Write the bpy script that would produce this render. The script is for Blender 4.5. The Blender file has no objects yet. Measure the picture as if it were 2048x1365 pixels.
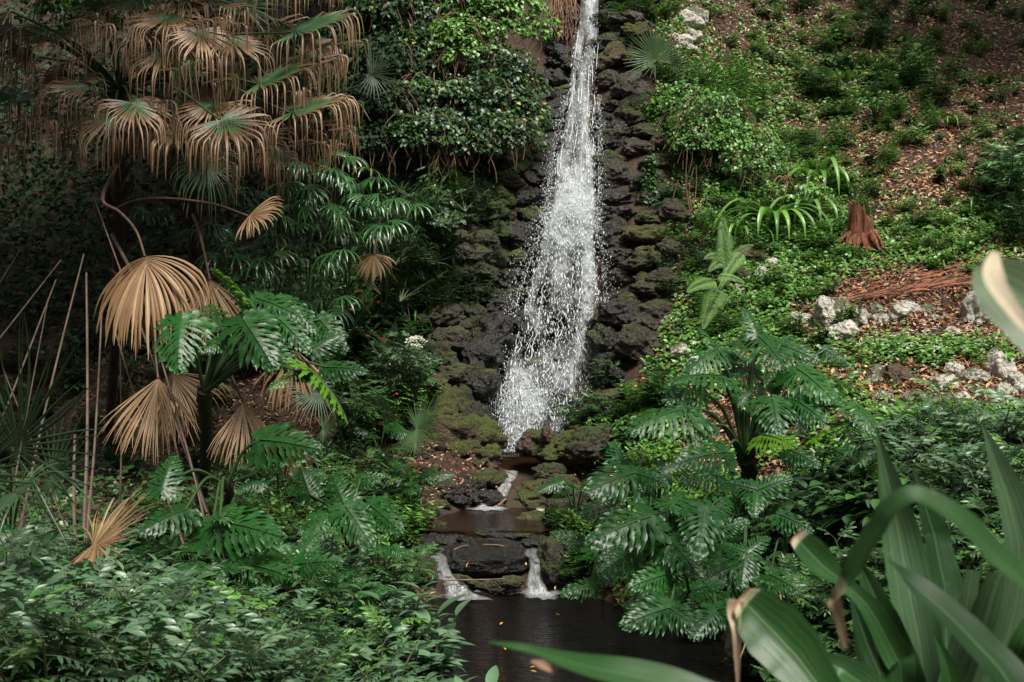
import bpy, math, random
import numpy as np
from mathutils import Vector, Matrix, noise
random.seed(7)
rng = np.random.default_rng(11)
R = math.radians
scene = bpy.context.scene
COL = scene.collection

# ------------------------------------------------------------------ camera, light, exposure
FPX, CX, CY = 2472.0, 1024.0, 682.5          # focal length and centre in pixels of the 2048 px photograph
cam_d = bpy.data.cameras.new('camera')
cam = bpy.data.objects.new('camera', cam_d); COL.objects.link(cam)
cam_d.sensor_width = 36.0
cam_d.lens = 36.0 * FPX / 2048.0
cam_d.clip_start = 0.05; cam_d.clip_end = 500.0
cam.location = (0, 0, 0); cam.rotation_euler = (R(90), 0, 0)
cam_d.dof.use_dof = True; cam_d.dof.focus_distance = 11.5; cam_d.dof.aperture_fstop = 5.6
scene.camera = cam

SUN_EL, SUN_AZ = 62.0, 150.0                 # degrees; azimuth clockwise from +Y (view direction)
world = bpy.data.worlds.new('World'); scene.world = world; world.use_nodes = True
wn = world.node_tree.nodes; wl = world.node_tree.links
wn.clear()
sky = wn.new('ShaderNodeTexSky'); sky.sky_type = 'NISHITA'; sky.sun_disc = False
sky.sun_elevation = R(SUN_EL); sky.sun_rotation = R(SUN_AZ); sky.air_density = 1.0; sky.dust_density = 3.0; sky.ozone_density = 1.0
hsv = wn.new('ShaderNodeHueSaturation'); hsv.inputs['Saturation'].default_value = 0.15
bg = wn.new('ShaderNodeBackground'); bg.inputs['Strength'].default_value = 0.072
wo = wn.new('ShaderNodeOutputWorld')
wl.new(sky.outputs[0], hsv.inputs['Color']); wl.new(hsv.outputs[0], bg.inputs['Color']); wl.new(bg.outputs[0], wo.inputs[0])
sun_d = bpy.data.lights.new('sun', 'SUN'); sun_d.energy = 4.3; sun_d.angle = R(22); sun_d.color = (1.0, 0.95, 0.86)
sun = bpy.data.objects.new('sun', sun_d); COL.objects.link(sun)
sd = Vector((math.sin(R(SUN_AZ)) * math.cos(R(SUN_EL)), math.cos(R(SUN_AZ)) * math.cos(R(SUN_EL)), math.sin(R(SUN_EL))))
sun.rotation_euler = sd.to_track_quat('Z', 'Y').to_euler()
sun.location = (6, -6, 14)
scene.view_settings.view_transform = 'Standard'; scene.view_settings.look = 'None'
scene.view_settings.exposure = 0.66; scene.view_settings.gamma = 1.0
cy = scene.cycles
cy.max_bounces = 6; cy.diffuse_bounces = 1; cy.glossy_bounces = 2; cy.transmission_bounces = 3; cy.transparent_max_bounces = 10
cy.caustics_reflective = False; cy.caustics_refractive = False
cy.use_denoising = True
cy.sample_clamp_indirect = 4.0

# ------------------------------------------------------------------ helpers
def P(px, py, d):
    """point at a pixel of the photograph, d metres in front of the camera"""
    return np.array([(px - CX) / FPX * d, d, -(py - CY) / FPX * d])

def nrm(v):
    v = np.asarray(v, float); n = np.linalg.norm(v, axis=-1, keepdims=True)
    return v / np.maximum(n, 1e-9)

def frame(y, up=(0, 0, 1)):
    """3x3 matrix whose columns are x, y, z axes: local y along y, local z near up"""
    y = nrm(y); up = np.asarray(up, float)
    x = np.cross(y, up)
    if np.linalg.norm(x) < 1e-4: x = np.cross(y, (1, 0.1, 0))
    x = nrm(x); z = np.cross(x, y)
    return np.stack([x, y, z], axis=1)

class MB:
    """collects vertices and faces with a material slot and one float attribute per vertex"""
    def __init__(self): self.v = []; self.f = []; self.m = []; self.a = []; self.n = 0
    def add(self, V, F, mat=0, a=0.5):
        V = np.asarray(V, float).reshape(-1, 3); F = np.asarray(F, int)
        self.v.append(V); self.f.append(F + self.n)
        self.m.append(np.full(len(F), mat) if np.isscalar(mat) else np.asarray(mat))
        self.a.append(np.full(len(V), a) if np.isscalar(a) else np.asarray(a, float))
        self.n += len(V)
    def many(self, V, F, M, O, mat=0, a=None):
        """instances of one template: M (n,3,3), O (n,3)"""
        n = len(O); V = np.asarray(V, float); F = np.asarray(F, int)
        W = np.einsum('nij,kj->nki', M, V) + O[:, None, :]
        FF = (F[None] + (np.arange(n) * len(V))[:, None, None]).reshape(-1, F.shape[1])
        if a is None: a = rng.random(n)
        self.add(W.reshape(-1, 3), FF, mat, np.repeat(a, len(V)))
    def mesh(self, name, mats, smooth=True):
        me = bpy.data.meshes.new(name)
        if self.n:
            V = np.concatenate(self.v); me.vertices.add(len(V)); me.vertices.foreach_set('co', V.ravel())
            loops = np.concatenate([f.ravel() for f in self.f])
            sizes = np.concatenate([np.full(len(f), f.shape[1]) for f in self.f])
            starts = np.concatenate([[0], np.cumsum(sizes)[:-1]])
            me.loops.add(len(loops)); me.loops.foreach_set('vertex_index', loops)
            me.polygons.add(len(sizes)); me.polygons.foreach_set('loop_start', starts)
            me.polygons.foreach_set('loop_total', sizes)
            me.polygons.foreach_set('material_index', np.concatenate(self.m))
            me.update(calc_edges=True)
            me.polygons.foreach_set('use_smooth', np.full(len(sizes), smooth))
            at = me.attributes.new('vary', 'FLOAT', 'POINT'); at.data.foreach_set('value', np.concatenate(self.a))
        for m in mats: me.materials.append(m)
        return me
    def build(self, name, mats, parent=None, smooth=True):
        if not isinstance(mats, (list, tuple)): mats = [mats]
        return link(name, self.mesh(name, mats, smooth), parent)

def link(name, data, parent=None):
    o = bpy.data.objects.new(name, data); COL.objects.link(o)
    if parent is not None: o.parent = parent
    return o

def tag(o, label=None, cat=None, group=None, kind=None):
    if label: o['label'] = label
    if cat: o['category'] = cat
    if group: o['group'] = group
    if kind: o['kind'] = kind
    return o

def empty(name, loc=(0, 0, 0)):
    o = bpy.data.objects.new(name, None); COL.objects.link(o); o.location = Vector([float(c) for c in loc]); o.empty_display_size = 0.1
    return o

def catmull(pts, n):
    """n points along a smooth curve through pts (k, dims)"""
    p = np.asarray(pts, float); k = len(p)
    if k == 2: t = np.linspace(0, 1, n)[:, None]; return p[0] * (1 - t) + p[1] * t
    q = np.vstack([2 * p[0] - p[1], p, 2 * p[-1] - p[-2]])
    t = np.linspace(0, k - 1 - 1e-9, n); i = t.astype(int); u = (t - i)[:, None]
    a, b, c, d = q[i], q[i + 1], q[i + 2], q[i + 3]
    return 0.5 * ((2 * b) + (-a + c) * u + (2 * a - 5 * b + 4 * c - d) * u ** 2 + (-a + 3 * b - 3 * c + d) * u ** 3)

def tube(mb, pts, rad, seg=6, mat=0, a=0.5, cap=True):
    pts = np.asarray(pts, float); n = len(pts)
    rad = np.full(n, rad) if np.isscalar(rad) else np.interp(np.linspace(0, 1, n), np.linspace(0, 1, len(rad)), rad)
    T = nrm(np.gradient(pts, axis=0)); ref = np.array([0.31, 0.2, 0.93]) if abs(T[0][2]) < 0.9 else np.array([1.0, 0.1, 0])
    N = nrm(np.cross(T, ref)); B = np.cross(T, N)
    th = np.linspace(0, 2 * np.pi, seg, endpoint=False)
    V = pts[:, None] + rad[:, None, None] * (np.cos(th)[None, :, None] * N[:, None] + np.sin(th)[None, :, None] * B[:, None])
    i = np.arange(n - 1)[:, None] * seg; j = np.arange(seg)[None]; j2 = (j + 1) % seg
    F = np.stack([i + j, i + j2, i + seg + j2, i + seg + j], -1).reshape(-1, 4)
    mb.add(V.reshape(-1, 3), F, mat, a)
    if cap:
        mb.add(V[-1], np.array([[0, k, k + 1] for k in range(1, seg - 1)]), mat, a)
        mb.add(V[0][::-1], np.array([[0, k, k + 1] for k in range(1, seg - 1)]), mat, a)

# ------------------------------------------------------------------ node materials
def new_mat(name):
    m = bpy.data.materials.new(name); m.use_nodes = True; nt = m.node_tree; nt.nodes.clear()
    out = nt.nodes.new('ShaderNodeOutputMaterial'); return m, nt, out
def nd(nt, t, **kw):
    n = nt.nodes.new(t)
    for k, v in kw.items():
        if k.startswith('i_'): n.inputs[k[2:].replace('_', ' ')].default_value = v
        else: setattr(n, k, v)
    return n
def ramp(nt, fac, stops, interp='LINEAR'):
    r = nt.nodes.new('ShaderNodeValToRGB'); r.color_ramp.interpolation = interp
    e = r.color_ramp.elements
    while len(e) < len(stops): e.new(0.5)
    for el, (p, c) in zip(e, stops): el.position = p; el.color = (*c, 1) if len(c) == 3 else c
    nt.links.new(fac, r.inputs[0]); return r
def tex_noise(nt, vec, scale, detail=4, rough=0.55, dist=0.0):
    n = nt.nodes.new('ShaderNodeTexNoise'); n.inputs['Scale'].default_value = scale; n.inputs['Detail'].default_value = detail
    n.inputs['Roughness'].default_value = rough; n.inputs['Distortion'].default_value = dist
    if vec is not None: nt.links.new(vec, n.inputs['Vector'])
    return n
def mixc(nt, fac, a, b, mode='MIX'):
    m = nt.nodes.new('ShaderNodeMix'); m.data_type = 'RGBA'; m.blend_type = mode
    L = nt.links
    for s, x in ((0, fac), (6, a), (7, b)):
        if isinstance(x, (int, float)): m.inputs[s].default_value = x
        elif isinstance(x, tuple): m.inputs[s].default_value = (*x, 1)
        else: L.new(x, m.inputs[s])
    return m.outputs[2]
def math_(nt, op, a, b=None, c=None, clamp=False):
    m = nt.nodes.new('ShaderNodeMath'); m.operation = op; m.use_clamp = clamp
    for s, x in enumerate((a, b, c)):
        if x is None: continue
        if isinstance(x, (int, float)): m.inputs[s].default_value = x
        else: nt.links.new(x, m.inputs[s])
    return m.outputs[0]

def leaf_mat(name, stops, rough=0.38, trans=0.22, tcol=None, spec=0.5, blotch=0.25, tint_obj=0.25, nscale=9.0, wetspots=False):
    """stops: list of (vary, colour); translucency as real leaves have"""
    m, nt, out = new_mat(name); L = nt.links
    at = nd(nt, 'ShaderNodeAttribute', attribute_name='vary')
    r = ramp(nt, at.outputs['Fac'], stops)
    tc = nd(nt, 'ShaderNodeTexCoord'); oi = nd(nt, 'ShaderNodeObjectInfo')
    no = tex_noise(nt, tc.outputs['Object'], nscale, 3)
    hs = nd(nt, 'ShaderNodeHueSaturation'); L.new(r.outputs[0], hs.inputs['Color'])
    if stops[0][1][1] > stops[0][1][0] * 1.3 and name != 'palm_blade': hs.inputs['Hue'].default_value = 0.482; hs.inputs['Saturation'].default_value = 1.1
    v = math_(nt, 'MULTIPLY_ADD', no.outputs[0], blotch * 2, 1 - blotch)
    v2 = math_(nt, 'MULTIPLY_ADD', oi.outputs['Random'], tint_obj * 2, 1 - tint_obj)
    L.new(math_(nt, 'MULTIPLY', v, v2), hs.inputs['Value'])
    p = nd(nt, 'ShaderNodeBsdfPrincipled'); L.new(hs.outputs[0], p.inputs['Base Color'])
    p.inputs['Roughness'].default_value = rough; p.inputs['Specular IOR Level'].default_value = spec
    no2 = tex_noise(nt, tc.outputs['Object'], nscale * 7, 2)
    L.new(math_(nt, 'MULTIPLY_ADD', no2.outputs[0], 0.3, rough - 0.15), p.inputs['Roughness'])
    bp = nd(nt, 'ShaderNodeBump'); bp.inputs['Strength'].default_value = 0.14; bp.inputs['Distance'].default_value = 0.01
    L.new(no2.outputs[0], bp.inputs['Height']); L.new(bp.outputs[0], p.inputs['Normal'])
    t = nd(nt, 'ShaderNodeBsdfTranslucent')
    if tcol: t.inputs['Color'].default_value = (*tcol, 1)
    else: L.new(hs.outputs[0], t.inputs['Color'])
    mx = nd(nt, 'ShaderNodeMixShader'); mx.inputs[0].default_value = trans
    L.new(p.outputs[0], mx.inputs[1]); L.new(t.outputs[0], mx.inputs[2]); L.new(mx.outputs[0], out.inputs[0])
    return m

def rock_mat(name, dark, light, moss=0.5, moss_col=(0.05, 0.085, 0.015), moss_col2=(0.10, 0.10, 0.02), wet=0.5, scale=6.0, up_bias=0.35, pits=0.6):
    m, nt, out = new_mat(name); L = nt.links
    tc = nd(nt, 'ShaderNodeTexCoord'); oi = nd(nt, 'ShaderNodeObjectInfo'); ge = nd(nt, 'ShaderNodeNewGeometry')
    sc = nd(nt, 'ShaderNodeVectorMath', operation='ADD'); L.new(ge.outputs['Position'], sc.inputs[0])
    vec = sc.outputs[0]
    n1 = tex_noise(nt, vec, scale, 6, 0.6); n2 = tex_noise(nt, vec, scale * 5, 5, 0.65); n3 = tex_noise(nt, vec, scale * 0.45, 3)
    vo = nd(nt, 'ShaderNodeTexVoronoi'); vo.inputs['Scale'].default_value = scale * 3.5; L.new(vec, vo.inputs['Vector'])
    base = ramp(nt, n2.outputs[0], [(0.3, dark), (0.7, light)]).outputs[0]
    base = mixc(nt, ramp(nt, n1.outputs[0], [(0.35, (0, 0, 0)), (0.65, (1, 1, 1))]).outputs[0], mixc(nt, 0.6, base, dark), base)
    sep = nd(nt, 'ShaderNodeSeparateXYZ'); L.new(ge.outputs['Normal'], sep.inputs[0])
    mk = math_(nt, 'MULTIPLY_ADD', sep.outputs[2], up_bias, n3.outputs[0])
    mk = math_(nt, 'ADD', mk, math_(nt, 'MULTIPLY_ADD', n2.outputs[0], 1.1, -0.55))
    mk = math_(nt, 'ADD', mk, math_(nt, 'MULTIPLY_ADD', oi.outputs['Random'], 0.25, -0.125))
    th = 1.0 - moss
    mr = nd(nt, 'ShaderNodeMapRange'); L.new(mk, mr.inputs[0]); mr.inputs[1].default_value = th; mr.inputs[2].default_value = th + 0.12
    n4 = tex_noise(nt, vec, 60, 4, 0.7)
    mc = mixc(nt, n1.outputs[0], moss_col, moss_col2)
    mc = mixc(nt, 1.0, mc, ramp(nt, n4.outputs[0], [(0.3, (0.35, 0.35, 0.35)), (0.7, (1.5, 1.5, 1.5))]).outputs[0], 'MULTIPLY')
    col = mixc(nt, mr.outputs[0], base, mc)
    p = nd(nt, 'ShaderNodeBsdfPrincipled'); L.new(col, p.inputs['Base Color'])
    rg = math_(nt, 'MULTIPLY_ADD', n1.outputs[0], 0.5, 0.72 - 0.75 * wet)
    rg = math_(nt, 'MAXIMUM', math_(nt, 'MAXIMUM', rg, 0.12), math_(nt, 'MULTIPLY', mr.outputs[0], 0.9))
    L.new(rg, p.inputs['Roughness'])
    h = math_(nt, 'ADD', math_(nt, 'MULTIPLY', n2.outputs[0], 0.6), math_(nt, 'MULTIPLY', vo.outputs[0], -pits * 0.3))
    h = math_(nt, 'ADD', h, math_(nt, 'MULTIPLY', math_(nt, 'MULTIPLY', n4.outputs[0], mr.outputs[0]), 0.8))
    h = math_(nt, 'ADD', h, math_(nt, 'MULTIPLY', n1.outputs[0], 1.0))
    bp = nd(nt, 'ShaderNodeBump'); bp.inputs['Strength'].default_value = 1.0; bp.inputs['Distance'].default_value = 0.05
    L.new(h, bp.inputs['Height']); L.new(bp.outputs[0], p.inputs['Normal'])
    L.new(p.outputs[0], out.inputs[0]); return m

def simple_mat(name, c1, c2, rough=0.7, scale=12, stretch=(1, 1, 1), bump=0.3, spec=0.4, attr=False):
    m, nt, out = new_mat(name); L = nt.links
    tc = nd(nt, 'ShaderNodeTexCoord'); mp = nd(nt, 'ShaderNodeMapping'); mp.inputs['Scale'].default_value = stretch
    L.new(tc.outputs['Object'], mp.inputs[0])
    n1 = tex_noise(nt, mp.outputs[0], scale, 5, 0.6)
    if attr:
        at = nd(nt, 'ShaderNodeAttribute', attribute_name='vary')
        fac = math_(nt, 'ADD', at.outputs['Fac'], math_(nt, 'MULTIPLY_ADD', n1.outputs[0], 0.6, -0.3))
    else: fac = n1.outputs[0]
    r = ramp(nt, fac, [(0.25, c1), (0.75, c2)] if not isinstance(attr, list) else attr)
    p = nd(nt, 'ShaderNodeBsdfPrincipled'); L.new(r.outputs[0], p.inputs['Base Color']); p.inputs['Roughness'].default_value = rough
    p.inputs['Specular IOR Level'].default_value = spec
    bp = nd(nt, 'ShaderNodeBump'); bp.inputs['Strength'].default_value = bump; bp.inputs['Distance'].default_value = 0.02
    L.new(n1.outputs[0], bp.inputs['Height']); L.new(bp.outputs[0], p.inputs['Normal'])
    L.new(p.outputs[0], out.inputs[0]); return m

G = lambda r, g, b: (r, g, b)
M = {}
M['fan'] = leaf_mat('palm_blade', [(0.0, (0.030, 0.075, 0.035)), (0.30, (0.05, 0.11, 0.035)), (0.42, (0.10, 0.085, 0.033)), (0.55, (0.11, 0.064, 0.034)), (0.8, (0.25, 0.16, 0.088)), (1.0, (0.35, 0.24, 0.14))], rough=0.45, trans=0.22, nscale=5)
M['dryfan'] = leaf_mat('dry_palm_blade', [(0.0, (0.11, 0.055, 0.026)), (0.5, (0.26, 0.155, 0.078)), (1.0, (0.44, 0.32, 0.19))], rough=0.5, trans=0.2, nscale=6, spec=0.35)
M['darkfan'] = leaf_mat('dark_palm_blade', [(0.0, (0.02, 0.05, 0.022)), (1.0, (0.05, 0.09, 0.04))], rough=0.45, trans=0.15)
M['phil'] = leaf_mat('split_leaf_blade', [(0.0, (0.008, 0.034, 0.012)), (0.6, (0.020, 0.078, 0.024)), (1.0, (0.07, 0.19, 0.025))], rough=0.40, trans=0.18, tcol=(0.07, 0.26, 0.03), spec=0.36, nscale=6, tint_obj=0.2)
M['phil_stalk'] = simple_mat('split_leaf_stalk', (0.014, 0.034, 0.012), (0.045, 0.085, 0.028), 0.4, 8)
M['rhapis'] = leaf_mat('lady_palm_blade', [(0.0, (0.02, 0.07, 0.03)), (0.7, (0.04, 0.12, 0.04)), (1.0, (0.12, 0.21, 0.05))], rough=0.3, trans=0.2, spec=0.6)
M['vine'] = leaf_mat('vine_leaf', [(0.0, (0.010, 0.036, 0.013)), (0.6, (0.026, 0.080, 0.026)), (0.93, (0.08, 0.17, 0.04)), (0.985, (0.35, 0.33, 0.05))], rough=0.4, trans=0.25)
M['shade_painted_leaf'] = leaf_mat('shade_painted_creeper_leaf', [(0.0, (0.006, 0.018, 0.008)), (0.8, (0.014, 0.040, 0.014)), (1.0, (0.03, 0.07, 0.02))], rough=0.62, trans=0.12, spec=0.2)  # shade of the dark hillside is put into this leaf colour
M['shrub'] = leaf_mat('shrub_leaf', [(0.0, (0.017, 0.058, 0.020)), (0.6, (0.046, 0.125, 0.042)), (1.0, (0.10, 0.22, 0.065))], rough=0.36, trans=0.2)
M['shrub2'] = leaf_mat('pale_shrub_leaf', [(0.0, (0.045, 0.092, 0.052)), (0.6, (0.10, 0.178, 0.108)), (1.0, (0.16, 0.25, 0.14))], rough=0.38, trans=0.2)
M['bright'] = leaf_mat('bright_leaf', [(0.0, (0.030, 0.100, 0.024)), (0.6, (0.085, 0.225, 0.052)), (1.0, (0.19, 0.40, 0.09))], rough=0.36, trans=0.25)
M['fern'] = leaf_mat('fern_frond', [(0.0, (0.07, 0.18, 0.045)), (1.0, (0.15, 0.32, 0.09))], rough=0.55, trans=0.3)
M['darkfern'] = leaf_mat('dark_fern_frond', [(0.0, (0.03, 0.09, 0.03)), (1.0, (0.08, 0.18, 0.05))], rough=0.55, trans=0.3)
M['strap'] = leaf_mat('strap_leaf', [(0.0, (0.06, 0.17, 0.05)), (1.0, (0.16, 0.30, 0.10))], rough=0.36, trans=0.25)
M['litter'] = leaf_mat('fallen_leaf', [(0.0, (0.07, 0.025, 0.012)), (0.35, (0.20, 0.075, 0.032)), (0.7, (0.37, 0.185, 0.09)), (0.93, (0.60, 0.44, 0.30)), (1.0, (0.7, 0.34, 0.04))], rough=0.5, trans=0.1)
M['stem'] = simple_mat('green_stem', (0.035, 0.06, 0.02), (0.09, 0.10, 0.04), 0.55, 10)
M['twig'] = simple_mat('brown_twig', (0.10, 0.05, 0.03), (0.28, 0.17, 0.10), 0.7, 14)
M['drystalk'] = simple_mat('dry_stalk', (0.022, 0.013, 0.009), (0.105, 0.062, 0.040), 0.6, 5, (3, 3, .6))
M['bark'] = simple_mat('bark', (0.018, 0.013, 0.010), (0.075, 0.052, 0.036), 0.9, 9, (2, 2, .6), bump=0.9)
M['philbark'] = simple_mat('scarred_bark', (0.012, 0.010, 0.008), (0.085, 0.060, 0.040), 0.85, 18, bump=0.9)
M['wetrock'] = rock_mat('wet_black_rock', (0.006, 0.0055, 0.005), (0.030, 0.026, 0.023), moss=0.24, wet=0.85, scale=7)
M['mossrock'] = rock_mat('mossy_rock', (0.018, 0.014, 0.011), (0.105, 0.078, 0.060), moss=0.42, wet=0.5, scale=7, moss_col=(0.035,0.06,0.012), moss_col2=(0.07,0.065,0.018))
M['greenrock'] = rock_mat('thick_moss_rock', (0.018, 0.013, 0.009), (0.075, 0.055, 0.035), moss=0.64, moss_col=(0.022, 0.055, 0.009), moss_col2=(0.055, 0.068, 0.010), wet=0.2, scale=6)
M['limestone'] = rock_mat('pale_limestone', (0.30, 0.28, 0.23), (0.74, 0.71, 0.63), moss=0.24, moss_col=(0.10, 0.13, 0.05), moss_col2=(0.20, 0.20, 0.11), wet=0.0, scale=6, pits=1.0)
M['brownrock'] = rock_mat('brown_rock', (0.035, 0.022, 0.014), (0.20, 0.125, 0.08), moss=0.42, moss_col=(0.05, 0.085, 0.010), moss_col2=(0.10, 0.105, 0.016), wet=0.35, scale=6)
M['rotwood'] = simple_mat('rotten_wood', (0.014, 0.006, 0.004), (0.27, 0.085, 0.040), 0.8, 14, (4, 4, .5), bump=1.0)
M['rotlog'] = simple_mat('rotten_log_wood', (0.03, 0.010, 0.006), (0.27, 0.10, 0.05), 0.85, 10, (.8, 4, 4), bump=1.0, attr=True)

# ------------------------------------------------------------------ terrain as a height field through control points
ctl = []
def W(*p): ctl.append(p)
def PX(px, *pairs):
    for py, d in pairs: W(*P(px, py, d))
for x in (-14, -7, -2.5, 0, 2.5, 7, 14):
    for y in (-8, -1, 2.6): W(x, y, -1.62)
for x, y in ((0.1, 5), (1.0, 5), (1.7, 5), (0.1, 7.3), (1, 7.3), (1.75, 7.3), (-0.05, 9.3), (0.8, 9.3), (1.4, 9.0), (-0.2, 10.3), (.5, 10.3)): W(x, y, -2.62)
for p in ((-0.95, 10.3, -2.0), (-0.85, 9, -2.1), (-0.7, 7.6, -2.14), (-1.6, 9, -1.88), (-3, 9, -1.75), (-5, 9, -1.6), (-8, 9, -1.5), (-0.8, 5.5, -2.0), (-1.6, 6, -1.9), (-3, 6, -1.75), (-6, 6, -1.65), (-12, 8, -1.4),
          (-0.8, 12, -1.66), (-1.5, 12, -1.45), (-3, 12, -1.45), (-5, 12, -1.4), (-8, 12, -1.3), (-13, 13, -1.0),
          (-0.15, 12, -1.98), (-0.2, 12.6, -1.9), (-0.2, 11.3, -1.88), (0.2, 11.0, -2.05), (-0.5, 11.0, -2.05), (0.1, 13.4, -1.36), (0.0, 12.95, -1.6),
          (-0.55, 13.3, -1.05), (-0.78, 14.2, -0.2), (-1.0, 15, 0.85), (-0.8, 16, 2.0), (-0.4, 17.3, 3.4), (-1.2, 13.1, -1.15), (-1.6, 14.6, -0.4), (-1.9, 15.6, 0.7),
          (-2.6, 14, -1.0), (-2.6, 16.5, 0.9), (-2.4, 18.4, 3.2), (-2, 20.5, 6.2), (-5, 15, -1.2), (-5, 17, -0.3), (-5, 20, 2.6), (-5, 23, 6.6), (-9, 16, -1), (-9, 20, 1.8), (-9, 24, 6.4), (-15, 20, 2), (-15, 25, 6),
          (0.0, 19, 5.0), (-0.2, 21, 7.2)): W(*p)
for r, px, d in ((900, 1010, 14.0), (830, 1060, 14.25), (700, 1105, 14.8), (600, 1115, 15.25), (440, 1140, 16.0), (300, 1160, 17.0), (150, 1175, 18.0), (0, 1185, 19.2), (-150, 1190, 20.5)): W(*P(px, r, d + 0.12))
PX(1265, (1000, 11.6), (860, 12.9), (700, 14.0), (600, 14.7), (500, 15.3), (350, 16.3), (200, 17.3), (50, 18.4), (-100, 19.8))
PX(1160, (960, 12.7), (870, 13.5), (1060, 11.4)); W(0.75, 10.9, -1.95); W(0.95, 10.2, -2.1)
PX(1330, (1140, 10.2))
PX(1450, (1280, 8.9), (1200, 9.3), (1100, 10), (950, 11), (820, 12.2), (700, 13.3), (550, 14.6), (400, 16), (250, 17.8), (100, 19.6), (-50, 21.5))
PX(1600, (1330, 7.9), (1200, 8.7))
PX(1750, (1330, 6.7), (1100, 8.4), (950, 9.7), (820, 11), (700, 12.4), (600, 13.6), (450, 15.5), (300, 17.5), (150, 19.7), (0, 22))
PX(2050, (1300, 6.2), (1100, 7.9), (900, 9.6), (780, 11), (650, 12.6), (500, 14.5), (350, 16.5), (200, 18.8), (50, 21.5))
PX(2550, (1200, 6.6), (900, 9.4), (650, 12.6), (350, 16.5), (50, 21.5))
for x in (-22, -12, -5, 0, 6, 13, 24): W(x, 30, 9.5); W(x, 42, 10.5)
for x in (-24, 24): W(x, 0, -1.2); W(x, 12, 0 if x < 0 else 1.5)
ctl = np.array(ctl)
def tps_fit(c, lam=0.002):
    d = np.linalg.norm(c[:, None, :2] - c[None, :, :2], axis=-1)
    K = np.where(d > 0, d * d * np.log(np.maximum(d, 1e-9)), 0) + lam * np.eye(len(c))
    Pm = np.hstack([np.ones((len(c), 1)), c[:, :2]])
    A = np.block([[K, Pm], [Pm.T, np.zeros((3, 3))]])
    return np.linalg.solve(A, np.concatenate([c[:, 2], np.zeros(3)]))
tw = tps_fit(ctl)
def tps_eval(x, y):
    x = np.asarray(x, float).ravel(); y = np.asarray(y, float).ravel(); o = np.zeros(len(x))
    for s in range(0, len(x), 20000):
        xs, ys = x[s:s + 20000], y[s:s + 20000]
        d2 = (xs[:, None] - ctl[None, :, 0]) ** 2 + (ys[:, None] - ctl[None, :, 1]) ** 2
        o[s:s + 20000] = (0.5 * d2 * np.log(np.maximum(d2, 1e-12))) @ tw[:-3] + tw[-3] + tw[-2] * xs + tw[-1] * ys
    return o
GX0, GX1, GY0, GY1, GS = -12.0, 13.0, 0.0, 30.0, 0.06
gx = np.arange(GX0, GX1 + GS / 2, GS); gy = np.arange(GY0, GY1 + GS / 2, GS)
XX, YY = np.meshgrid(gx, gy)
HZ = tps_eval(XX, YY).reshape(XX.shape)
def vnoise(x, y, s, seed=0):
    """cheap smooth value noise"""
    xs, ys = np.asarray(x) / s + 100.3 + seed * 17.1, np.asarray(y) / s + 57.7 + seed * 9.3
    xi, yi = np.floor(xs).astype(int), np.floor(ys).astype(int); u, v = xs - xi, ys - yi
    u = u * u * (3 - 2 * u); v = v * v * (3 - 2 * v)
    def hsh(a, b):
        h = (a * 374761393 + b * 668265263 + seed * 982451653) & 0x7fffffff
        h = ((h ^ (h >> 13)) * 1274126177) & 0x7fffffff
        return ((h ^ (h >> 16)) & 0xffff) / 65535.0
    return (hsh(xi, yi) * (1 - u) + hsh(xi + 1, yi) * u) * (1 - v) + (hsh(xi, yi + 1) * (1 - u) + hsh(xi + 1, yi + 1) * u) * v
HZ = HZ + (vnoise(XX, YY, 0.7, 1) - 0.5) * 0.10 + (vnoise(XX, YY, 0.25, 2) - 0.5) * 0.05
def H(x, y):
    x = np.asarray(x, float); y = np.asarray(y, float)
    u = np.clip((x - GX0) / GS, 0, len(gx) - 1.001); v = np.clip((y - GY0) / GS, 0, len(gy) - 1.001)
    i, j = u.astype(int), v.astype(int); u = u - i; v = v - j
    return (HZ[j, i] * (1 - u) + HZ[j, i + 1] * u) * (1 - v) + (HZ[j + 1, i] * (1 - u) + HZ[j + 1, i + 1] * u) * v
def Hn(x, y):
    e = 0.12
    return nrm(np.stack([-(H(x + e, y) - H(x - e, y)) / (2 * e), -(H(x, y + e) - H(x, y - e)) / (2 * e), np.ones_like(np.asarray(x, float))], -1))
def hit(px, py, dmin=3.4):
    """where the ray through a pixel meets the ground; arrays allowed; returns (n,3)"""
    px = np.atleast_1d(np.asarray(px, float)); py = np.atleast_1d(np.asarray(py, float))
    ds = np.arange(dmin, 29.5, 0.04)
    X = (px[:, None] - CX) / FPX * ds; Z = -(py[:, None] - CY) / FPX * ds
    below = Z < H(X, np.broadcast_to(ds, X.shape))
    k = np.where(below.any(1), below.argmax(1), len(ds) - 1)
    d = ds[k]; x = (px - CX) / FPX * d
    return np.stack([x, d, H(x, d)], 1)
def hit1(px, py, dmin=3.4): return hit(px, py, dmin)[0]
def to_px(p):
    p = np.asarray(p, float); return np.stack([CX + FPX * p[..., 0] / p[..., 1], CY - FPX * p[..., 2] / p[..., 1]], -1)
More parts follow.
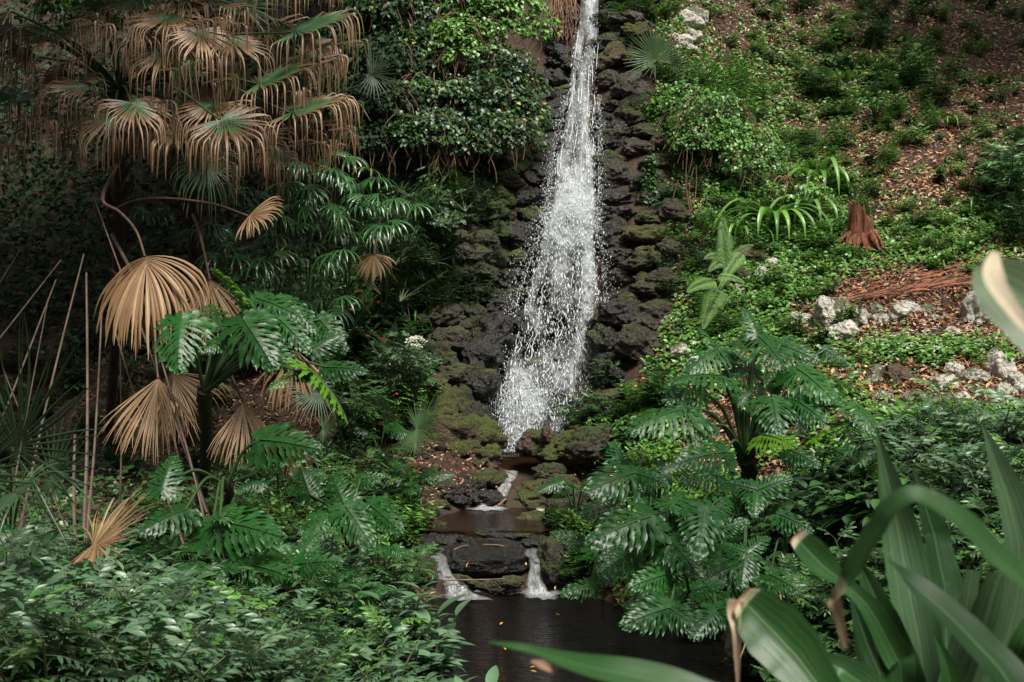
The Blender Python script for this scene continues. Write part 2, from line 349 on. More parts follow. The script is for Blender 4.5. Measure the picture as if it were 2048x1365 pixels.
# ------------------------------------------------------------------ ground sheet
m, nt, out = new_mat('forest_soil'); L = nt.links
ge = nd(nt, 'ShaderNodeNewGeometry')
n1 = tex_noise(nt, ge.outputs['Position'], 1.3, 4); n2 = tex_noise(nt, ge.outputs['Position'], 14, 6, 0.7); n3 = tex_noise(nt, ge.outputs['Position'], 45, 4, 0.7)
c = ramp(nt, n2.outputs[0], [(0.3, (0.010, 0.007, 0.005)), (0.55, (0.062, 0.028, 0.016)), (0.75, (0.13, 0.066, 0.038))]).outputs[0]
c = mixc(nt, ramp(nt, n1.outputs[0], [(0.45, (0, 0, 0)), (0.6, (1, 1, 1))]).outputs[0], c, mixc(nt, n3.outputs[0], (0.02, 0.03, 0.01), (0.10, 0.06, 0.035)))
p = nd(nt, 'ShaderNodeBsdfPrincipled'); L.new(c, p.inputs['Base Color']); p.inputs['Roughness'].default_value = 0.85
bp = nd(nt, 'ShaderNodeBump'); bp.inputs['Strength'].default_value = 1; bp.inputs['Distance'].default_value = 0.04
L.new(math_(nt, 'ADD', n2.outputs[0], n3.outputs[0]), bp.inputs['Height']); L.new(bp.outputs[0], p.inputs['Normal']); L.new(p.outputs[0], out.inputs[0])
M['soil'] = m
ax = np.concatenate([np.arange(-60, GX0 - .5, 3.0), gx[::1], np.arange(GX1 + 3, 61, 3.0)])
ay = np.concatenate([np.arange(-30, GY0 - .5, 2.0), gy, np.arange(GY1 + 3, 90, 3.0)])
TX, TY = np.meshgrid(ax, ay)
TZ = np.where((TX >= GX0) & (TX <= GX1) & (TY >= GY0) & (TY <= GY1), H(TX, TY), 0)
outm = ~((TX >= GX0) & (TX <= GX1) & (TY >= GY0) & (TY <= GY1))
TZ[outm] = np.clip(tps_eval(np.clip(TX[outm], -26, 26), np.clip(TY[outm], -8, 44)), -3, 12)
mb = MB(); nx = len(ax)
i = np.arange(len(ay) - 1)[:, None] * nx; j = np.arange(nx - 1)[None]
mb.add(np.stack([TX, TY, TZ], -1).reshape(-1, 3), np.stack([i + j, i + j + 1, i + nx + j + 1, i + nx + j], -1).reshape(-1, 4))
tag(mb.build('ground', M['soil']), kind='structure')

# ------------------------------------------------------------------ water
def water_mat(name, deep, rip=14, bump=0.25, stretch=(1, 2.2, 1), alpha=0.0):
    m, nt, out = new_mat(name); L = nt.links
    ge = nd(nt, 'ShaderNodeNewGeometry'); mp = nd(nt, 'ShaderNodeMapping'); mp.inputs['Scale'].default_value = stretch
    L.new(ge.outputs['Position'], mp.inputs[0])
    a = tex_noise(nt, mp.outputs[0], rip, 3, 0.6, 0.4)
    gl = nd(nt, 'ShaderNodeBsdfGlossy'); gl.inputs['Roughness'].default_value = 0.06
    tr = nd(nt, 'ShaderNodeBsdfTransparent'); tr.inputs['Color'].default_value = (0.50, 0.36, 0.24, 1)
    df = nd(nt, 'ShaderNodeBsdfDiffuse'); df.inputs['Color'].default_value = (*deep, 1)
    bp = nd(nt, 'ShaderNodeBump'); bp.inputs['Strength'].default_value = bump; bp.inputs['Distance'].default_value = 0.06
    L.new(a.outputs[0], bp.inputs['Height']); L.new(bp.outputs[0], gl.inputs['Normal'])
    fr = nd(nt, 'ShaderNodeFresnel'); fr.inputs['IOR'].default_value = 1.33; L.new(bp.outputs[0], fr.inputs['Normal'])
    x1 = nd(nt, 'ShaderNodeMixShader'); x1.inputs[0].default_value = 1 - alpha; L.new(tr.outputs[0], x1.inputs[1]); L.new(df.outputs[0], x1.inputs[2])
    x2 = nd(nt, 'ShaderNodeMixShader'); L.new(fr.outputs[0], x2.inputs[0]); L.new(x1.outputs[0], x2.inputs[1]); L.new(gl.outputs[0], x2.inputs[2])
    L.new(x2.outputs[0], out.inputs[0]); return m
def sheet(name, x0, x1, y0, y1, z, mat, s=0.2):
    mb = MB(); xs = np.arange(x0, x1 + s / 2, s); ys = np.arange(y0, y1 + s / 2, s); A, B = np.meshgrid(xs, ys); n = len(xs)
    i = np.arange(len(ys) - 1)[:, None] * n; j = np.arange(n - 1)[None]
    mb.add(np.stack([A, B, np.full_like(A, z)], -1).reshape(-1, 3), np.stack([i + j, i + j + 1, i + n + j + 1, i + n + j], -1).reshape(-1, 4))
    return tag(mb.build(name, mat), kind='structure')
M['water'] = water_mat('dark_pool_water', (0.005, 0.0045, 0.004), 9, 0.55, stretch=(.55, 2.8, 1), alpha=0.1)
M['water2'] = water_mat('brown_pool_water', (0.03, 0.018, 0.012), 14, 0.10, alpha=0.6)
sheet('pool_water', -1.4, 2.6, 3.6, 11.0, -2.2, M['water'])
sheet('pool_water', -1.0, 0.8, 11.2, 13.0, -1.72, M['water2'])
sheet('pool_water', -0.25, 0.55, 13.25, 14.6, -1.24, M['water2'])

# waterfall: sheets of broken white water down the rocks + drops and ropes of water
def foam_mat(name, scale=1.0, thr=0.5, col=(0.86, 0.90, 0.93)):
    m, nt, out = new_mat(name); L = nt.links
    uv = nd(nt, 'ShaderNodeUVMap'); uv.uv_map = 'flow'
    at = nd(nt, 'ShaderNodeAttribute', attribute_name='vary')
    mp = nd(nt, 'ShaderNodeMapping'); mp.inputs['Scale'].default_value = (1, 0.2, 1); L.new(uv.outputs[0], mp.inputs[0])
    a = tex_noise(nt, mp.outputs[0], 14 * scale, 6, 0.72, 0.8)
    b = tex_noise(nt, mp.outputs[0], 60 * scale, 3, 0.65, 0.4)
    vo = nd(nt, 'ShaderNodeTexVoronoi', feature='DISTANCE_TO_EDGE'); vo.inputs['Scale'].default_value = 26 * scale
    L.new(mp.outputs[0], vo.inputs['Vector'])
    rope = math_(nt, 'MULTIPLY_ADD', vo.outputs[0], -1.0, 0.12)
    s = math_(nt, 'ADD', math_(nt, 'MULTIPLY', a.outputs[0], 1.0), math_(nt, 'MULTIPLY', b.outputs[0], 0.9))
    s = math_(nt, 'ADD', s, math_(nt, 'MAXIMUM', rope, -0.1))
    s = math_(nt, 'ADD', s, math_(nt, 'MULTIPLY_ADD', at.outputs['Fac'], 1.1, -0.55))
    mr = nd(nt, 'ShaderNodeMapRange'); L.new(s, mr.inputs[0]); mr.inputs[1].default_value = 1.0 + thr - 0.5; mr.inputs[2].default_value = 1.40 + thr - 0.5
    p = nd(nt, 'ShaderNodeBsdfPrincipled'); p.inputs['Base Color'].default_value = (*col, 1); p.inputs['Roughness'].default_value = 0.35
    tl = nd(nt, 'ShaderNodeBsdfTranslucent'); tl.inputs['Color'].default_value = (*col, 1)
    x0 = nd(nt, 'ShaderNodeMixShader'); x0.inputs[0].default_value = 0.35; L.new(p.outputs[0], x0.inputs[1]); L.new(tl.outputs[0], x0.inputs[2])
    tr = nd(nt, 'ShaderNodeBsdfTransparent')
    veil = math_(nt, 'MULTIPLY', math_(nt, 'MULTIPLY_ADD', at.outputs['Fac'], 2.5, -.6, clamp=True), math_(nt, 'MULTIPLY', a.outputs[0], 0.75))
    x = nd(nt, 'ShaderNodeMixShader'); L.new(math_(nt, 'MAXIMUM', mr.outputs[0], veil), x.inputs[0]); L.new(tr.outputs[0], x.inputs[1]); L.new(x0.outputs[0], x.inputs[2])
    bp = nd(nt, 'ShaderNodeBump'); bp.inputs['Strength'].default_value = 0.8; bp.inputs['Distance'].default_value = 0.04
    L.new(s, bp.inputs['Height']); L.new(bp.outputs[0], p.inputs['Normal'])
    L.new(x.outputs[0], out.inputs[0]); return m
M['foam'] = foam_mat('white_water'); M['foam2'] = foam_mat('white_water_fine', 1.7, 0.62)
m, nt, out = new_mat('water_drops'); p = nd(nt, 'ShaderNodeBsdfPrincipled'); p.inputs['Base Color'].default_value = (0.85, 0.9, 0.93, 1); p.inputs['Roughness'].default_value = 0.2
tl = nd(nt, 'ShaderNodeBsdfTranslucent'); tl.inputs['Color'].default_value = (0.85, 0.9, 0.93, 1); x0 = nd(nt, 'ShaderNodeMixShader'); x0.inputs[0].default_value = 0.3
nt.links.new(p.outputs[0], x0.inputs[1]); nt.links.new(tl.outputs[0], x0.inputs[2]); nt.links.new(x0.outputs[0], out.inputs[0]); M['drop'] = m

EDGE = np.array([(-160, 1166, 1203, .8), (0, 1157, 1201, .60), (60, 1150, 1200, .56), (110, 1143, 1196, .52), (200, 1135, 1194, .46), (260, 1122, 1196, .50), (320, 1108, 1196, .66), (380, 1103, 1196, .72), (410, 1102, 1194, .98), (445, 1088, 1190, 1.12),
                 (475, 1080, 1192, .90), (510, 1066, 1200, .48), (560, 1050, 1205, .42), (620, 1034, 1207, .46), (680, 1018, 1206, .46), (720, 1006, 1202, .54), (780, 990, 1194, .54), (820, 984, 1182, .58), (860, 980, 1165, .54), (900, 988, 1040, .3)])
DEP = np.array([(-160, 20.45), (0, 19.1), (150, 17.95), (300, 16.95), (400, 16.25), (418, 16.1), (445, 15.85), (470, 15.72), (580, 15.3), (597, 15.15), (690, 14.85), (705, 14.75), (790, 14.45), (805, 14.3), (885, 14.05), (905, 13.95)])
def fall_pt(u, row, off=0.0):
    l = np.interp(row, EDGE[:, 0], EDGE[:, 1]); r = np.interp(row, EDGE[:, 0], EDGE[:, 2])
    d = np.interp(row, DEP[:, 0], DEP[:, 1]) - 0.12 - 0.10 * np.sin(np.clip(u, 0, 1) * np.pi) - off
    px = l + (r - l) * u
    return np.stack([(px - CX) / FPX * d, d, -(row - CY) / FPX * d], -1)
def dens(u, row):
    base = np.interp(row, EDGE[:, 0], EDGE[:, 3])
    e = np.minimum(u, 1 - u)
    b = base + (vnoise(u * 5, row / 55, 1, 5) - 0.5) * 0.7
    low = (row > 500)
    b = b + np.where(low, np.exp(-((u - 0.15) / 0.09) ** 2) * np.interp(row, [500, 560, 700], [.15, .30, .0]) + np.exp(-((u - 0.80 + (row - 600) * 0.0004) / 0.07) ** 2) * np.interp(row, [500, 700, 800], [.30, .25, .10]), 0)
    b = b + np.where(row > 780, np.exp(-((u - 0.35) / 0.16) ** 2) * 0.18 - 0.02, 0)
    b = b - np.where(e < 0.12, (0.12 - e) * 5, 0)
    return b
def fall_sheet(off, dscale, mat, parent, u0=-0.06, u1=1.06, r0=-160, r1=905, bump=0.05, seed=0):
    nu, nv = 50, 360
    U, V = np.meshgrid(np.linspace(u0, u1, nu), np.linspace(r0, r1, nv))
    p = fall_pt(U, V, off)
    w = (vnoise(p[..., 0] , V / 120, 0.12, 3 + seed) - 0.5) * bump * 2 + (vnoise(p[..., 0], V / 120, 0.05, 9 + seed) - 0.5) * bump
    p[..., 1] += w
    mb = MB(); i = np.arange(nv - 1)[:, None] * nu; j = np.arange(nu - 1)[None]
    F = np.stack([i + j, i + nu + j, i + nu + j + 1, i + j + 1], -1).reshape(-1, 4)
    mb.add(p.reshape(-1, 3), F, 0, (dens(U, V) + dscale).ravel())
    me = mb.mesh('fall_sheet', [mat]); uv = me.uv_layers.new(name='flow')
    metric = np.stack([p[..., 0], (V * 0.0066)], -1).reshape(-1, 2) + seed * 3.7
    uv.data.foreach_set('uv', metric[F.ravel()].ravel())
    return me
fall = empty('waterfall', P(1090, 880, 14.1)); tag(fall, kind='structure')
def pobj(name, me, parent):
    o = link(name, me, parent); o.matrix_parent_inverse = Matrix.Translation(-parent.location); return o
pobj('white_water', fall_sheet(0.0, -0.04, M['foam'], fall), fall)
pobj('white_water', fall_sheet(0.13, -0.27, M['foam2'], fall, seed=1, bump=0.09), fall)
# drops
oct_v = np.array([(1, 0, 0), (0, 1, 0), (-1, 0, 0), (0, -1, 0), (0, 0, 1.0), (0, 0, -1.2)]); oct_f = np.array([(0, 1, 4), (1, 2, 4), (2, 3, 4), (3, 0, 4), (1, 0, 5), (2, 1, 5), (3, 2, 5), (0, 3, 5)])
def drops(mb, pos, size, stretch):
    n = len(pos); Mx = np.zeros((n, 3, 3)); tilt = rng.normal(0, 0.25, n)
    Mx[:, 0, 0] = size; Mx[:, 1, 1] = size; Mx[:, 2, 2] = size * stretch; Mx[:, 0, 2] = size * stretch * tilt
    mb.many(oct_v, oct_f, Mx, pos)
mb = MB(); n = 22000
row = rng.random(n) ** 0.75 * 900 + 5; u = rng.random(n) * 1.04 - 0.02
keep = rng.random(n) < np.clip(0.30 + dens(u, row) * 0.5, 0.1, 0.8) * np.interp(row, [0, 200, 480, 900], [.35, .5, 1, 1]); row, u = row[keep], u[keep]
pos = fall_pt(u, row, rng.random(len(u)) * 0.35); drops(mb, pos, rng.gamma(1.8, 0.0013, len(u)) + 0.0011, 1.5 + rng.random(len(u)) * 4.5)
# stray splashes beside the fall
n = 4200; row = rng.random(n) * 700 + 190; side = rng.random(n) < 0.5; ex = np.abs(rng.normal(0, 0.11, n)); u = np.where(side, -ex, 1 + ex * .8)
pos = fall_pt(u, row, rng.random(n) * 0.35 + 0.1); drops(mb, pos, rng.gamma(2, 0.0010, n) + 0.0012, 1.2 + rng.random(n) * 2)
# burst where the fall strikes the ledge
n = 7000; a = rng.random(n) * 2 * np.pi; rr = np.abs(rng.normal(0, 1, n))
pp = np.stack([1140 + np.cos(a) * rr * 26, 437 + np.sin(a) * rr * 20], -1); d = 15.75 - rng.random(n) * 0.3
pos = np.stack([(pp[:, 0] - CX) / FPX * d, d, -(pp[:, 1] - CY) / FPX * d], -1); drops(mb, pos, rng.gamma(2, 0.0013, n) + 0.0014, 1 + rng.random(n) * 1.2)
n = 1700; pp = np.stack([1045 + rng.normal(0, 30, n), 808 + rng.normal(0, 24, n)], -1); d = 14.15 - rng.random(n) * 0.2
pos = np.stack([(pp[:, 0] - CX) / FPX * d, d, -(pp[:, 1] - CY) / FPX * d], -1); drops(mb, pos, rng.gamma(2, 0.0016, n) + 0.0016, 1 + rng.random(n))
o = tag(mb.build('spray', M['drop']), kind='stuff', label='white flying drops thrown off by the waterfall', cat='spray')
# ropes of water
mb = MB()
for k in range(120):
    row = random.choice([random.uniform(0, 400), random.uniform(470, 760), random.uniform(470, 860)]); u = random.uniform(0.03, 0.97)
    if random.random() > dens(np.array(u), np.array(row)) + 0.25: continue
    pts = []; x = u; y = row; L_ = random.uniform(14, 60); st = 5
    for s in range(int(L_ / st) + 3):
        pts.append(fall_pt(np.array(x), np.array(y), 0.22 + 0.02 * math.sin(s))); x += random.gauss(0, 0.009); y += st * random.uniform(0.5, 1.3)
    r0 = random.uniform(0.0025, 0.006); cc = catmull(pts, len(pts) * 3)
    tube(mb, cc, r0 * (0.6 + 0.7 * rng.random(8)) * np.array([.3, 1, 1, 1, 1, 1, 1, .3]), 5)
o = pobj('water_rope', mb.mesh('water_rope', [M['drop']]), fall); o['kind'] = 'stuff'

# small cascades
def cascade(name, rows, nu=16, dsh=0.0, seed=4, per=30):
    """rows: (left px, right px, row, depth, density)"""
    r = catmull(rows, per * (len(rows) - 1)); mb = MB(); n = len(r); u = np.linspace(0, 1, nu)
    px = r[:, 0:1] + (r[:, 1:2] - r[:, 0:1]) * u; d = r[:, 3:4] - 0.05 * np.sin(u * np.pi); row = np.repeat(r[:, 2:3], nu, 1)
    p = np.stack([(px - CX) / FPX * d, d + 0 * px, -(row - CY) / FPX * d], -1)
    p[..., 1] += (vnoise(p[..., 0], row / 200, 0.05, seed) - .5) * 0.09; p[..., 2] += (vnoise(p[..., 0], p[..., 1] * .4, 0.05, seed + 3) - .3) * 0.03
    i = np.arange(n - 1)[:, None] * nu; j = np.arange(nu - 1)[None]; F = np.stack([i + j, i + nu + j, i + nu + j + 1, i + j + 1], -1).reshape(-1, 4)
    a = r[:, 4:5] - np.maximum(0, 0.2 - np.minimum(u, 1 - u)) * 3 + 0 * px
    mb.add(p.reshape(-1, 3), F, 0, a.ravel()); me = mb.mesh(name, [M['foam2']]); uv = me.uv_layers.new(name='flow')
    q = np.stack([p[..., 0], p[..., 2] + p[..., 1]], -1).reshape(-1, 2); uv.data.foreach_set('uv', q[F.ravel()].ravel())
    return tag(link(name, me), kind='structure')
cascade('stream_rapid', [(1008, 1040, 944, 13.15, .6), (1005, 1030, 962, 13.0, .75), (985, 1018, 988, 12.85, .85), (962, 1008, 1010, 12.7, .9), (930, 1018, 1022, 12.5, .7)])
cascade('stream_rapid', [(850, 915, 1098, 11.05, .35), (856, 900, 1125, 10.86, .55), (872, 912, 1155, 10.66, .72), (890, 940, 1182, 10.52, .85), (878, 1000, 1202, 10.36, .62)])
cascade('stream_rapid', [(1035, 1085, 1100, 11.0, .4), (1056, 1084, 1125, 10.82, .62), (1052, 1086, 1160, 10.68, .72), (1050, 1100, 1184, 10.54, .88), (1042, 1125, 1198, 10.38, .6)])
def foam_patch(pxc, row, w, h, z, d0, dn, seed):
    c = P(pxc, row, d0); nu, nv = 24, 12; U, V = np.meshgrid(np.linspace(-1, 1, nu), np.linspace(-1, 1, nv))
    X = c[0] + U * w; Y = c[1] + V * h; Z = z + 0.012 + vnoise(X, Y, .06, seed) * 0.02
    mb = MB(); i = np.arange(nv - 1)[:, None] * nu; j = np.arange(nu - 1)[None]; F = np.stack([i + j, i + j + 1, i + nu + j + 1, i + nu + j], -1).reshape(-1, 4)
    mb.add(np.stack([X, Y, Z], -1).reshape(-1, 3), F, 0, (dn - 0.75 * (U ** 2 + V ** 2)).ravel()); me = mb.mesh('foam', [M['foam2']])
    uv = me.uv_layers.new(name='flow'); q = np.stack([X, Y * 1.5], -1).reshape(-1, 2); uv.data.foreach_set('uv', q[F.ravel()].ravel()); tag(link('foam', me), kind='structure')
foam_patch(985, 1192, .40, .16, -2.2, 10.75, .80, 1); foam_patch(1085, 1190, .20, .2, -2.2, 10.72, 1.0, 2); foam_patch(905, 1190, .16, .2, -2.2, 10.7, .95, 3)
foam_patch(975, 1022, .26, .12, -1.72, 12.55, .9, 4); foam_patch(1015, 905, .14, .08, -1.24, 14.0, 1.0, 5)
# ------------------------------------------------------------------ labels that single out
LAND = [('the crest of the waterfall', 1178, 30), ('the upper waterfall', 1165, 200), ('the middle waterfall', 1150, 330), ('the white burst on the ledge', 1140, 430), ('the lower waterfall', 1110, 600),
        ('the foot of the waterfall', 1060, 830), ('the mossy slab', 930, 870), ('the upper pool', 960, 1045), ('the wet stone dam', 970, 1125), ('the dark lower pool', 1100, 1280), ('the upright split stump', 1720, 460),
        ('the red rotten log', 1850, 590), ('the pale upper stone row', 1750, 660), ('the pale lower stone row', 1900, 780), ('the bright hanging fern', 1425, 580), ('the blue green fan palm', 1310, 110),
        ('the vine curtain', 880, 150), ('the lady palm thicket', 650, 450), ('the tallest dry hanging fan', 300, 560), ('the lower dry hanging fan', 300, 830), ('the small dry hanging fan', 485, 850),
        ('the scarred philodendron trunk', 400, 880), ('the fallen brown fan', 200, 1070), ('the big right philodendron', 1500, 830), ('the strap leaved lilies', 1600, 400), ('the shaggy fan palm', 480, 180),
        ('the truncated foreground leaf', 1530, 1270), ('the low saw palm', 60, 880), ('the leafy gloss shrub', 450, 1180), ('the white flower head', 830, 690), ('the dark tree trunks uphill', 1850, 60)]
USED = {}
SIZEW = ['', 'small ', 'larger ', 'narrow ', 'broad ', 'low ', 'taller ']
def rel(px, py, lx, ly):
    dx, dy = px - lx, py - ly
    if abs(dx) < 28 and abs(dy) < 28: return 'beside'
    h = 'left of' if dx < 0 else 'right of'; v = 'above' if dy < 0 else 'below'
    if abs(dy) < 0.45 * abs(dx): return h
    if abs(dx) < 0.45 * abs(dy): return v
    return ('up and ' if dy < 0 else 'down and ') + h
def uniq(desc, px, py, group=None):
    """a label made of the look and the nearest landmark that no other thing uses"""
    o = sorted(LAND, key=lambda l: (l[1] - px) ** 2 + (l[2] - py) ** 2)
    dist = ['just', 'a little', 'some way', 'well']
    for l in o[:4]:
        r = rel(px, py, l[1], l[2]); dd = math.hypot(l[1] - px, l[2] - py)
        k = 'close' if dd < 70 else ('' if dd < 170 else 'well')
        s = f"{desc} {k + ' ' if k and r != 'beside' else ''}{r} {l[0]}"
        if len(s.split()) <= 16 and s not in USED: USED[s] = 1; return s
    for l in o[:6]:
        for extra in ('slightly', 'further'):
            s = f"{desc} {extra} {rel(px, py, l[1], l[2])} {l[0]}"
            if len(s.split()) <= 16 and s not in USED: USED[s] = 1; return s
    for w_ in ('slightly tilted', 'compact', 'spreading', 'upright', 'lopsided', 'short', 'full'):
        for l in o[:6]:
            s = f"{w_} {desc} {rel(px, py, l[1], l[2])} {l[0]}"
            if len(s.split()) <= 16 and s not in USED: USED[s] = 1; return s
    l = o[0]; return f"{desc} near {l[0]}"

# ------------------------------------------------------------------ rocks
import bmesh
def rock_mesh(name, mat, seed, sub=5, amp=0.28, flat=0.75, lump=1.6, knob=0.07):
    bm = bmesh.new(); bmesh.ops.create_icosphere(bm, subdivisions=sub, radius=1.0)
    off = Vector((seed * 13.7, seed * 5.1, seed * 2.3))
    for v in bm.verts:
        p = v.co.copy(); n = p.normalized()
        d = noise.fractal(p * lump * 0.6 + off, 1.0, 2.0, 3) * amp * 1.3
        cell = noise.voronoi(p * 1.3 + off)[0]
        d += (cell[1] - cell[0]) * amp * 0.5
        d += noise.fractal(p * 5 + off, 0.8, 2.1, 4) * knob; c2 = noise.voronoi(p * 3.2 + off * 2)[0]; d += min(.35, c2[1] - c2[0]) * knob * 1.1 - abs(noise.noise(p * 2.3 + off)) * amp * .25
        q = n * (0.85 + d); q.z *= flat
        if q.z < -0.3: q.z = -0.3 + (q.z + 0.3) * 0.6
        v.co = q
    me = bpy.data.meshes.new(name); bm.to_mesh(me); bm.free(); me.materials.append(mat)
    me.polygons.foreach_set('use_smooth', [True] * len(me.polygons)); return me
ROCK = {k: [rock_mesh('rock_' + k, M[k], s + ofs, amp=am, flat=fl, knob=kn) for s in range(6)] for k, ofs, am, fl, kn in
        (('wetrock', 0, .30, .72, .08), ('mossrock', 20, .30, .70, .09), ('greenrock', 40, .34, .70, .11), ('limestone', 60, .24, .74, .06), ('brownrock', 80, .34, .72, .09))}
def rock(kind, pos, size, desc, group, rz=None, tilt=0.25, name='boulder', cat='boulder', px=None, lab=None):
    o = link(name, random.choice(ROCK[kind]))
    o.location = Vector([float(c) for c in pos]); o.scale = size if isinstance(size, tuple) else (size, size, size)
    o.rotation_euler = (random.uniform(-tilt, tilt), random.uniform(-tilt, tilt), random.uniform(-.6, .6) + random.choice((0, math.pi)) if rz is None else rz)
    q = to_px(np.array(pos)) if px is None else px
    tag(o, lab or uniq(desc, q[0], q[1]), cat, group); return o
def edge_l(r): return float(np.interp(r, EDGE[:, 0], EDGE[:, 1]))
def edge_r(r): return float(np.interp(r, EDGE[:, 0], EDGE[:, 2]))

def rockat(kind, px, py, wpx, hpx, desc, group='', sink=0.3, d=None, depth=0.9, **k):
    """rock that covers wpx by hpx pixels round (px, py), resting on the ground there"""
    if d is None: q = hit1(px, py)
    else: q = P(px, py, d)
    s = q[1] / FPX
    sx, sz = wpx * s / 2 / 0.9, hpx * s / 2 / 0.62
    pos = (q[0], q[1] - 0.0, q[2] + hpx * s * 0.10)
    return rock(kind, pos, (sx, max(sx, sz) * depth * .85, sz), desc, group or None, px=(px, py), **k)

# stacked walls of boulders at both sides of the fall, and dark ledges under it
rowi = 0; r = -20.0
while r < 900:
    rowi += 1; step = random.uniform(27, 37)
    # right wall
    if r < 860:
        x = edge_r(r) + 14 + random.uniform(0, 30); xmax = np.interp(r, [120, 300, 500, 620, 860], [1280, 1345, 1360, 1350, 1230])
        while x < xmax:
            w = random.uniform(48, 92); rr = r + random.uniform(-11, 11)
            near = (x - edge_r(r)) < 60
            kd = 'wetrock' if near and random.random() < .85 else ('mossrock' if random.random() < .72 else 'brownrock')
            dsc = 'wet black rounded rock' if kd == 'wetrock' else random.choice(['moss capped rounded rock', 'lumpy mossy rock', 'dark rock with green moss'])
            rockat(kd, x, rr, w, w * random.uniform(.46, .72), dsc, 'stacked boulders beside the waterfall', tilt=.3)
            x += w * random.uniform(.72, .92)
    # left wall
    x = edge_l(r) - 14 - random.uniform(0, 25); xmin = np.interp(r, [120, 300, 420, 560, 640, 800, 900], [1080, 1030, 930, 880, 850, 900, 960])
    while x > xmin and r > 250 or (x > xmin and r <= 250 and x > 1075):
        w = random.uniform(48, 88); rr = r + random.uniform(-9, 9); g = (edge_l(r) - x)
        kd = 'wetrock' if g < 70 and random.random() < .8 else ('greenrock' if random.random() < (.75 if r < 600 else .35) else 'mossrock')
        dsc = {'wetrock': 'wet black rounded rock', 'greenrock': random.choice(['rock under thick green moss', 'cushion of deep green moss on rock']), 'mossrock': random.choice(['brown mossy rock', 'dark lumpy rock with moss'])}[kd]
        rockat(kd, x, rr, w, w * random.uniform(.55, .80), dsc, 'stacked boulders beside the waterfall', tilt=.35)
        x -= w * random.uniform(.70, .92)
    # ledges under the water
    x = edge_l(r) + random.uniform(5, 20) + (999 if r < 110 else 0)
    while x < edge_r(r) - 5:
        w = random.uniform(50, 80)
        q = fall_pt(np.array((x - edge_l(r)) / (edge_r(r) - edge_l(r))), np.array(r)); s = q[1] / FPX
        rock('wetrock', (q[0], q[1] + w * s * .55, q[2]), (w * s / 1.9, w * s / 1.9, w * s * .34), 'dark rock ledge behind the falling water', 'dark rocks behind the falling water', px=(x, r)); x += w * .95
    r += step
# bigger dark boulders at the left foot of the fall
for px, py, w, h, d, kd in ((985, 680, 95, 80, 14.5, 'wetrock'), (960, 720, 90, 80, 14.25, 'wetrock'), (955, 775, 85, 90, 14.0, 'wetrock'), (925, 830, 70, 90, 13.75, 'mossrock'), (945, 850, 75, 80, 13.65, 'wetrock'), (1040, 655, 60, 50, 14.7, 'wetrock'),
                            (895, 690, 90, 60, 14.2, 'mossrock'), (875, 720, 80, 60, 14.0, 'mossrock'), (900, 755, 85, 50, 13.9, 'mossrock'), (860, 780, 90, 50, 13.6, 'brownrock'), (880, 640, 90, 55, 14.5, 'mossrock'),
                            (1245, 640, 90, 60, 14.3, 'wetrock'), (1210, 690, 70, 70, 14.2, 'wetrock'), (1270, 700, 100, 80, 13.9, 'mossrock'), (1215, 760, 70, 60, 13.8, 'wetrock'), (1300, 640, 80, 60, 14.3, 'mossrock')):
    rockat(kd, px, py, w, h, 'big smooth dark boulder', d=d)
# the moss slab left of the base pool
def slab(name, pts, mat, label, cat, seed=0, thick=0.5):
    pass
rockat('brownrock', 925, 893, 155, 112, '', d=13.35, lab='large sloping slab patched with bright green moss', name='mossy_slab', cat='slab', rz=.2, depth=.7)
rockat('brownrock', 880, 850, 105, 90, 'mossy brown boulder under the green fan leaf', d=13.5)
rockat('brownrock', 970, 922, 66, 56, 'rusty brown rounded rock', d=13.25)
rockat('mossrock', 840, 900, 90, 80, 'dark mossy boulder', d=13.2)
rockat('mossrock', 962, 970, 100, 46, 'flat dark boulder', d=13.05); rockat('wetrock', 930, 985, 80, 52, 'dark shaded boulder', d=12.9)
rockat('mossrock', 880, 985, 70, 55, 'leaf strewn mossy rock', d=12.7); rockat('wetrock', 920, 1006, 42, 22, 'small smooth grey stone', d=12.6); rockat('brownrock', 868, 1012, 60, 26, 'low brown rock', d=12.4)
rockat('wetrock', 975, 1005, 70, 40, 'small wet stone', d=12.75)
# right of base pool
rockat('brownrock', 1074, 897, 74, 66, 'blocky brown boulder', d=13.3, rz=.1, tilt=.1); rockat('brownrock', 1092, 872, 24, 38, 'pointed red brown stone', d=13.0)
rockat('brownrock', 1128, 888, 80, 42, 'craggy mossy boulder', d=13.2); rockat('brownrock', 1135, 915, 110, 46, 'long mossy ridge of rock', d=12.9, rz=-.5)
rockat('brownrock', 1170, 868, 80, 32, 'craggy lit rock', d=13.4); rockat('mossrock', 1190, 900, 110, 70, 'dark mossy boulder', d=12.7); rockat('mossrock', 1104, 952, 66, 40, 'dark mossy boulder', d=12.7)
rockat('mossrock', 1074, 986, 56, 36, 'moss topped boulder', d=12.5); rockat('brownrock', 1085, 1000, 90, 45, 'golden moss boulder', d=12.2); rockat('brownrock', 1075, 978, 60, 34, 'golden moss boulder', d=12.3)
rockat('limestone', 1085, 1022, 36, 20, 'small tan stone', d=12.05); rockat('brownrock', 1058, 1042, 70, 24, 'flat mossy rock rising from the water', d=12.0); rockat('mossrock', 1130, 985, 90, 60, 'dark mossy boulder', d=12.1)
rockat('mossrock', 1140, 1030, 90, 60, 'dark bank rock', d=11.8); rockat('mossrock', 1110, 1140, 60, 110, 'dark rock at the lip', d=10.95); rockat('mossrock', 838, 1160, 60, 90, 'moss edged bank rock', d=10.7); rockat('greenrock', 848, 1150, 40, 60, 'bright moss cushion on the bank', d=10.6)
